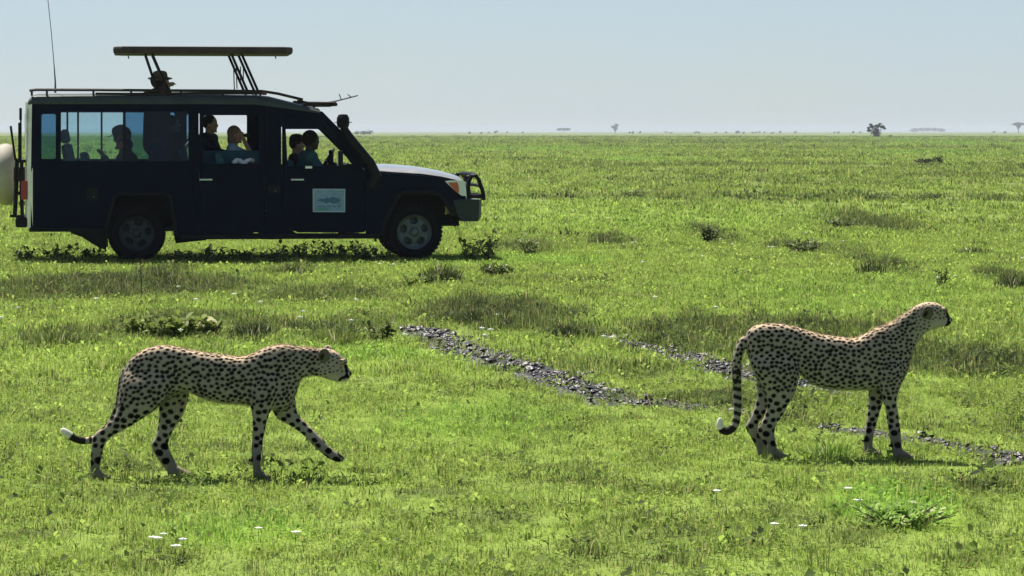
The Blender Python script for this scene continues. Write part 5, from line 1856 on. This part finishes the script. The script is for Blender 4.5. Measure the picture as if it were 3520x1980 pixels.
def plant(name, label, px, py, h, wd, n, kind, tint, seed, group=None, cat='plant', leaf=.06, lush=0.0):
    """low plant: tuft of blades or leafy stems"""
    rg = np.random.default_rng(seed)
    X, Y = ground_at(px, py)
    root = empty(name, (X, Y, tz(X, Y)), rg.uniform(0, 6))
    tag(root, label, cat, group)
    V, T, A = [], [], []
    st = MB()
    if kind == 'tuft':
        for i in range(n):
            a, r = rg.uniform(0, 6.283), wd / 2 * rg.random() ** .7
            p = np.array([r * math.cos(a), r * math.sin(a), -.01])
            hh = h * rg.uniform(.45, 1.05) * (1 - .35 * r / (wd / 2))
            d = np.array([math.cos(a), math.sin(a), 0]) * rg.uniform(0, .45) + rg.normal(0, .12, 3) * np.array([1, 1, 0])
            wv = rg.uniform(.004, .009); sa = rg.uniform(0, 6.283)
            s_ = np.array([math.cos(sa), math.sin(sa), 0]) * wv
            m1 = p + np.array([0, 0, hh * .55]) + d * hh * .3
            tp = p + np.array([0, 0, hh]) + d * hh
            b = len(V)
            V += [p - s_, p + s_, m1 - s_ * .8, m1 + s_ * .8, tp]; T += [(b, b + 1, b + 3), (b, b + 3, b + 2), (b + 2, b + 3, b + 4)]
            A += [rg.random()] * 5
        for i in range(3):
            a = rg.uniform(0, 6.283)
            st.tube([(0, 0, 0), (wd * .12 * math.cos(a), wd * .12 * math.sin(a), h * .5), (wd * .25 * math.cos(a), wd * .25 * math.sin(a), h * .8)], [.004, .003, .002], 5)
    else:
        ns = max(3, n // 9)
        for i in range(ns):
            a, r = rg.uniform(0, 6.283), wd / 2 * rg.random() ** .6
            hh = h * rg.uniform(.5, 1.0)
            p0 = np.array([r * .4 * math.cos(a), r * .4 * math.sin(a), 0]); p2 = np.array([r * math.cos(a), r * math.sin(a), hh]); p1 = (p0 + p2) / 2 + np.array([0, 0, .1 * hh])
            st.tube([p0, p1, p2], [.005, .004, .002], 5)
            for q in range(max(4, n // ns)):
                t = rg.uniform(.15, 1)
                c = p0 * (1 - t) + p2 * t + rg.normal(0, .008, 3)
                da, el = rg.uniform(0, 6.283), rg.uniform(-.3, 1.0)
                d = np.array([math.cos(da) * math.cos(el), math.sin(da) * math.cos(el), math.sin(el)])
                sv_ = np.array([-math.sin(da), math.cos(da), rg.normal(0, .3)])
                L = leaf * rg.uniform(.5, 1.3); W = L * rg.uniform(.16, .30)
                b = len(V)
                V += [c, c + d * L * .35 + sv_ * W + [0, 0, .1 * L], c + d * L * .7 + sv_ * W * .7 + [0, 0, .06 * L], c + d * L - [0, 0, .1 * L], c + d * L * .7 - sv_ * W * .7 + [0, 0, .06 * L], c + d * L * .35 - sv_ * W + [0, 0, .1 * L], c + d * L * .5]
                T += [(b, b + 1, b + 6), (b + 1, b + 2, b + 6), (b + 2, b + 3, b + 6), (b + 3, b + 4, b + 6), (b + 4, b + 5, b + 6), (b + 5, b, b + 6)]
                A += [rg.random()] * 7
    me = mesh_np('foliage', np.array(V), np.array(T))
    set_attr(me, 'var', A); set_attr(me, 'tint', np.clip(tint + np.array(A) * .2 - .1, 0, 1)); set_attr(me, 'lush', np.full(len(V), lush))
    link('foliage', me, LEAF_M, root)
    st.build('stem', STEM_M, root)
    return root


plant('grass_tuft', 'dense dark rounded tuft standing before the front wheel', 1112, 712, .30, .46, 420, 'tuft', .85, 1)
plant('leafy_weed', 'small bright broad-leaved sprout left of the dark rounded tuft', 1030, 722, .17, .22, 40, 'leaf', .25, 2, leaf=.10)
plant('leafy_weed', 'small drooping dark sprout in front of the dark rounded tuft', 1085, 722, .15, .20, 34, 'leaf', .7, 3, leaf=.09)
plant('leafy_weed', 'tall leafy weed at the front bumper of the truck', 1185, 655, .30, .35, 110, 'leaf', .35, 4, leaf=.10)
plant('leafy_weed', 'tallest weed with dark upper leaves ahead of the bumper', 1228, 652, .40, .40, 130, 'leaf', .6, 5, leaf=.09)
plant('leafy_weed', 'brownish bushy weed well ahead of the truck', 1335, 640, .26, .50, 150, 'leaf', .8, 6, leaf=.07)
WEED_AT = ['beside the truck\'s rear wheel', 'below the truck\'s rear door handle', 'below the middle of the rear door', 'under the seam between the two doors', 'below the front door handle', 'below the door decal',
           'below the front door hinges', 'just behind the truck\'s front wheel', 'under the spare wheel', 'under the truck\'s rear overhang', 'behind the truck\'s rear mudflap']
for i, (px, py, h, wd, tn) in enumerate(((455, 660, .16, .5, .7), (530, 662, .24, .6, .8), (610, 660, .18, .5, .6), (690, 664, .26, .7, .85), (770, 656, .28, .6, .5), (835, 654, .26, .6, .45), (905, 656, .26, .6, .7), (950, 660, .20, .5, .8),
                                         (60, 655, .18, .5, .6), (150, 652, .20, .6, .5), (230, 655, .16, .5, .7))):
    plant('leafy_weed', 'low leafy weed growing ' + WEED_AT[i], px, py, h, wd, 120, 'leaf', tn, 20 + i, 'weeds along the side of the truck', leaf=.085)
plant('grass_tuft', 'dark tuft behind the thin upright stick', 408, 708, .20, .36, 260, 'tuft', .9, 40)
for i, (px, py, h, lb) in enumerate(((345, 846, .13, 'lowest broad-leaved plant of the row beyond the walking cheetah\'s rump'), (405, 852, .17, 'glossy broad-leaved plant standing before the thin dark stalk'),
                                     (455, 850, .20, 'tallest broad-leaved plant of the row beyond the walking cheetah'), (515, 843, .15, 'broad-leaved plant next to the dark low tuft'))):
    plant('broadleaf_plant', lb, px, py, h, .34, 150, 'leaf', .3, 50 + i, leaf=.10)
plant('grass_tuft', 'dark low tuft beside the broad-leaved plants', 640, 850, .18, .40, 300, 'tuft', .95, 60)
plant('grass_tuft', 'pale feathery tuft above the walking cheetah\'s neck', 850, 868, .20, .42, 320, 'tuft', .30, 61)
plant('leafy_weed', 'leafy weed with pale flecks near the start of the long rut', 965, 858, .17, .36, 100, 'leaf', .6, 62, leaf=.08)
plant('grass_tuft', 'wide grey-green tuft beyond the walking cheetah\'s tail', 150, 872, .17, .44, 320, 'tuft', .5, 63)
plant('grass_tuft', 'small blue-dark tuft between the two ruts', 1425, 852, .15, .24, 240, 'tuft', 1.0, 64)
plant('grass_tuft', 'dark tuft at the head of the long rut', 1195, 812, .16, .32, 240, 'tuft', .9, 65)
plant('leafy_herb', 'lush green spreading herb in front of the standing cheetah', 2262, 1320, .09, .52, 520, 'leaf', .0, 66, leaf=.04, lush=.9)
plant('grass_tuft', 'fresh taller grass tuft below the standing cheetah\'s belly', 2085, 1150, .13, .30, 160, 'tuft', .0, 67, lush=.6)
plant('leafy_weed', 'dark weed with one white bloom above the standing cheetah', 2368, 722, .24, .22, 80, 'leaf', .8, 68, leaf=.06)
plant('grass_tuft', 'dark brown tuft far right beyond the standing cheetah', 2545, 725, .20, .40, 280, 'tuft', .95, 69)
for i, (px, py, h, wd) in enumerate(((2020, 636, .20, .55), (2190, 690, .26, .40), (1785, 612, .34, .34), (1520, 612, .20, .55), (2120, 575, .18, .8), (2250, 580, .16, .7), (1900, 498, .22, .9), (2040, 502, .24, 1.0), (2330, 506, .22, 1.0), (1700, 502, .20, 1.0),
                                     (1600, 498, .2, .9), (2480, 506, .22, 1.0), (2200, 506, .22, 1.0), (2450, 640, .18, .6), (1250, 695, .14, .5), (735, 690, .16, .5))):
    plant('grass_tuft', 'dark weedy tuft dotted over the open meadow', px, py, h, wd, 200, 'tuft' if i % 2 else 'leaf', .85, 80 + i, 'weedy tufts over the meadow', leaf=.08)
# thin stick
X, Y = ground_at(354, 762)
tag(MB().tube([(X, Y, tz(X, Y) - .02), (X + .006, Y, .22), (X - .004, Y, .45)], [.006, .005, .003], 6).build('dry_stalk', pbr('dry_stalk', (.03, .028, .02), .9)), 'thin dark upright stalk in front of the truck\'s rear wheel', 'stalk')

# white flower heads
PETAL = pbr('petal_white', (0.80, 0.80, 0.76), 0.7)
FLOWER_PX = [(1400 + u / 2.342, 660 + v / 2.342) for (u, v) in ((1330, 155), (1625, 205), (1810, 408), (1840, 402), (1740, 420), (1895, 565), (2375, 520), (2520, 375), (1995, 845), (600, 1100), (670, 1110), (625, 1155), (1580, 1160), (1640, 1170), (720, 990))] + \
            [(2420 + u / 2.342, 660 + v / 2.342) for (u, v) in ((230, 420), (520, 440), (550, 445), (1060, 205), (1120, 395), (1995, 50), (2500, 310), (2050, 345), (2115, 460), (1880, 690), (2560, 535), (95, 930), (820, 325), (2020, 680))] + \
            [(u / 1.789, 880 + v / 1.789) for (u, v) in ((110, 320), (1095, 190), (1070, 420), (1110, 460), (1865, 345), (1845, 380), (2190, 270), (1205, 270), (590, 265), (1600, 285), (1440, 235), (2160, 400), (5, 380), (2490, 480), (2335, 50), (2420, 55))] + \
            [(u / 1.4636, 1560 + v / 1.4636) for (u, v) in ((795, 425), (822, 404), (770, 420), (885, 465), (920, 432), (1300, 372), (1490, 390))] + \
            [(1760 + u / 1.4636, 1400 + v / 1.4636) for (u, v) in ((1030, 425), (1462, 600), (1320, 590), (1690, 410), (1740, 470))]
fl_src = None
for i, (fx, fy) in enumerate(FLOWER_PX):
    px, py = fx / PX, fy / PX
    X, Y = ground_at(px, py + 4)
    hgt = random.uniform(.05, .075) if fy > 1300 else random.uniform(.10, .13)
    Y = H * F / (fy - HOR) * (1 - hgt / H)
    X = (fx - 1760) * Y / F
    root = empty('white_flower', (X, Y, tz(X, Y)), random.uniform(0, 6))
    s_ = random.uniform(.7, 1.0) * (1.5 if Y > 18 else 1.1)
    root.scale = (s_, s_, hgt / .06)
    tag(root, 'small white flower head on a thin stalk in the grass', 'flower', 'white flowers dotted over the grass')
    if fl_src is None:
        hb = MB()
        for k in range(7):
            a = 2 * math.pi * k / 7
            d, sd = Vector((math.cos(a), math.sin(a), .25)), Vector((-math.sin(a), math.cos(a), 0))
            hb.add([(0, 0, .058), d * .012 + sd * .008 + Vector((0, 0, .060)), d * .024 + Vector((0, 0, .058)), d * .012 - sd * .008 + Vector((0, 0, .060)), Vector((0, 0, .052))],
                   [(0, 1, 2), (0, 2, 3), (4, 2, 1), (4, 3, 2)])
        hb.ellipsoid((0, 0, .06), (.009, .009, .008), 8, 5)
        a = hb.build('bloom', PETAL, root)
        b = MB().tube([(0, 0, -.01), (.003, 0, .03), (0, 0, .056)], [.002, .0016, .0014], 5).build('stalk', STEM_M, root)
        fl_src = (a.data, b.data)
    else:
        for nm, me in zip(('bloom', 'stalk'), fl_src):
            o = bpy.data.objects.new(nm, me); C.objects.link(o); o.parent = root

# far trees and bushes
TREE_M = veg_material('tree_leaves', LUSHC, (0.075, 0.085, 0.045), (0.030, 0.036, 0.026), (0.08, 0.08, 0.05), 0.25, False)
BARK = pbr('bark', (0.05, 0.042, 0.036), 0.95, var=.3, scale=2)


def tree(name, label, px, D, h, wd, clusters, nl, leaf, tint, seed, group=None, cat='tree', trunk=True):
    rg = np.random.default_rng(seed)
    X = (px * PX - 1760) * D / F
    root = empty(name, (X, D, tz(X, D) - .05))
    tag(root, label, cat, group)
    st = MB()
    if trunk:
        st.tube([(0, 0, 0), (.02 * h, 0, .2 * h), (-.01 * h, .01 * h, .42 * h), (0, 0, .6 * h)], [.045 * h, .036 * h, .028 * h, .015 * h], 8)
        for (cx, cy, cz, rx, rz_) in clusters:
            p = np.array([cx * wd, cy * wd, cz * h])
            st.tube([(0, 0, .2 * h + .12 * h * rg.random()), tuple(p * .55 + [0, 0, .1 * h]), tuple(p)], [.022 * h, .014 * h, .006 * h], 6)
    else:
        for k in range(5):
            a = rg.uniform(0, 6.28)
            st.tube([(0, 0, 0), (.15 * wd * math.cos(a), .15 * wd * math.sin(a), .4 * h), (.3 * wd * math.cos(a), .3 * wd * math.sin(a), .8 * h)], [.03 * h, .02 * h, .008 * h], 5)
    V, T, A = [], [], []
    for (cx, cy, cz, rx, rz_) in clusters:
        for i in range(nl):
            q = rg.normal(0, 1, 3); q /= np.linalg.norm(q); q *= rg.random() ** .75
            c = np.array([(cx + q[0] * rx) * wd, (cy + q[1] * rx) * wd, (cz + q[2] * rz_) * h])
            u = rg.normal(0, 1, 3); u /= np.linalg.norm(u); v = np.cross(u, rg.normal(0, 1, 3)); v /= np.linalg.norm(v)
            L = leaf * rg.uniform(.5, 1.3)
            b = len(V)
            V += [c - u * L, c + v * L * .5, c + u * L, c - v * L * .5]; T += [(b, b + 1, b + 2), (b, b + 2, b + 3)]
            A += [rg.random()] * 4
    me = mesh_np('crown', np.array(V), np.array(T))
    set_attr(me, 'var', A); set_attr(me, 'tint', np.full(len(V), tint)); set_attr(me, 'lush', np.zeros(len(V)))
    link('crown', me, TREE_M, root)
    st.build('trunk', BARK, root, True)


tree('scrub_tree', 'dark ragged scrub tree standing alone on the right of the plain', 2204, 830, 4.2, 5.6,
     [(0, 0, .55, .26, .30), (-.22, 0, .78, .16, .14), (.10, .1, .84, .20, .13), (.34, 0, .78, .15, .12), (-.12, -.1, .38, .20, .24), (-.38, 0, .52, .12, .12), (.08, 0, .30, .20, .28), (0, 0, .14, .16, .14), (-.42, 0, .70, .08, .06), (.46, 0, .66, .07, .06), (.2, 0, .98, .1, .05), (-.3, 0, .95, .09, .05)], 300, .20, .9, 1)
tree('low_shrub', 'tiny low shrub just right of the lone scrub tree', 2240, 835, .9, 1.6, [(0, 0, .5, .45, .45)], 120, .14, .8, 2, cat='shrub', trunk=False)
tree('flat_topped_tree', 'flat-topped hazy tree at the far right of the skyline', 2562, 3000, 12.0, 15.0,
     [(0, 0, .90, .46, .07), (-.2, .1, .80, .28, .08), (.2, -.1, .80, .28, .08), (0, 0, .68, .22, .10), (0, 0, .55, .10, .08)], 170, .8, .9, 3)
tree('hazy_tree', 'hazy leaning tree alone on the skyline beyond the truck\'s bonnet', 1547, 3000, 10.6, 9.5,
     [(.18, 0, .80, .26, .18), (-.18, 0, .62, .30, .18), (.05, 0, .55, .30, .22), (.05, 0, .35, .2, .2)], 170, .7, .9, 4)
tree('hazy_thicket', 'faint flat thicket on the skyline left of the leaning tree', 1418, 3600, 7.0, 18.0, [(-.3, 0, .65, .25, .28), (0, 0, .70, .3, .28), (.3, 0, .66, .25, .28)], 120, 1.0, .9, 5, cat='thicket')
tree('hazy_thicket', 'long very faint thicket on the skyline right of the scrub tree', 2335, 5200, 9.0, 72.0, [(-.36, 0, .5, .12, .4), (-.2, 0, .6, .14, .4), (0, 0, .66, .16, .4), (.2, 0, .6, .14, .4), (.36, 0, .5, .12, .4)], 220, 1.6, .8, 6, cat='thicket')
tree('green_thicket', 'low green thicket on the skyline just past the snorkel', 915, 1500, 2.6, 12.0, [(-.3, 0, .4, .2, .4), (0, 0, .5, .22, .45), (.28, 0, .6, .2, .5), (.1, 0, .4, .3, .4)], 120, .4, .35, 7, cat='thicket', trunk=False)
tree('dark_bush', 'low dark spreading bush on the meadow below the scrub tree', 2338, 152, .55, 1.7, [(-.3, 0, .35, .2, .35), (0, 0, .4, .22, .35), (.30, 0, .6, .2, .42)], 240, .06, .95, 8, cat='bush', trunk=False)
SPECK = [(2360 + u / 2.2207) / PX for u in (70, 95, 220, 300, 385, 400, 435, 505, 530, 555, 595, 655, 715, 830, 1130, 1160, 1270, 1325, 2345, 2430)] + \
        [(1200 + u / 2.2207) / PX for u in (920, 1010, 1065, 1120, 1205, 1325, 2140, 2165, 2220, 2420, 2455)]
for i, px in enumerate(SPECK):
    D = random.uniform(1900, 2600)
    tree('distant_bush', 'tiny hazy bush far off along the skyline', px, D, random.uniform(1.5, 3.0), random.uniform(1.2, 4.0), [(-.15, 0, .5, .3, .35), (.2, 0, .65, .25, .33)], 40, .38, random.uniform(.5, 1), 200 + i, 'tiny bushes along the skyline', 'bush', False)

# ------------------------------------------------------------------ air
hz = MB().box((-5200, -200, -1.2), (5200, 7000, 13.5)).build('haze', None)
m = bpy.data.materials.new('haze_air'); m.use_nodes = True
t = m.node_tree; t.nodes.clear()
o_ = t.nodes.new('ShaderNodeOutputMaterial'); v_ = t.nodes.new('ShaderNodeVolumePrincipled')
v_.inputs['Color'].default_value = (0.80, 0.88, 0.96, 1)
v_.inputs['Density'].default_value = 0.00018
v_.inputs['Anisotropy'].default_value = 0.0
t.links.new(v_.outputs[0], o_.inputs['Volume'])
hz.data.materials.append(m)
tag(hz, 'thin pale haze over the plain', None, None, 'stuff')
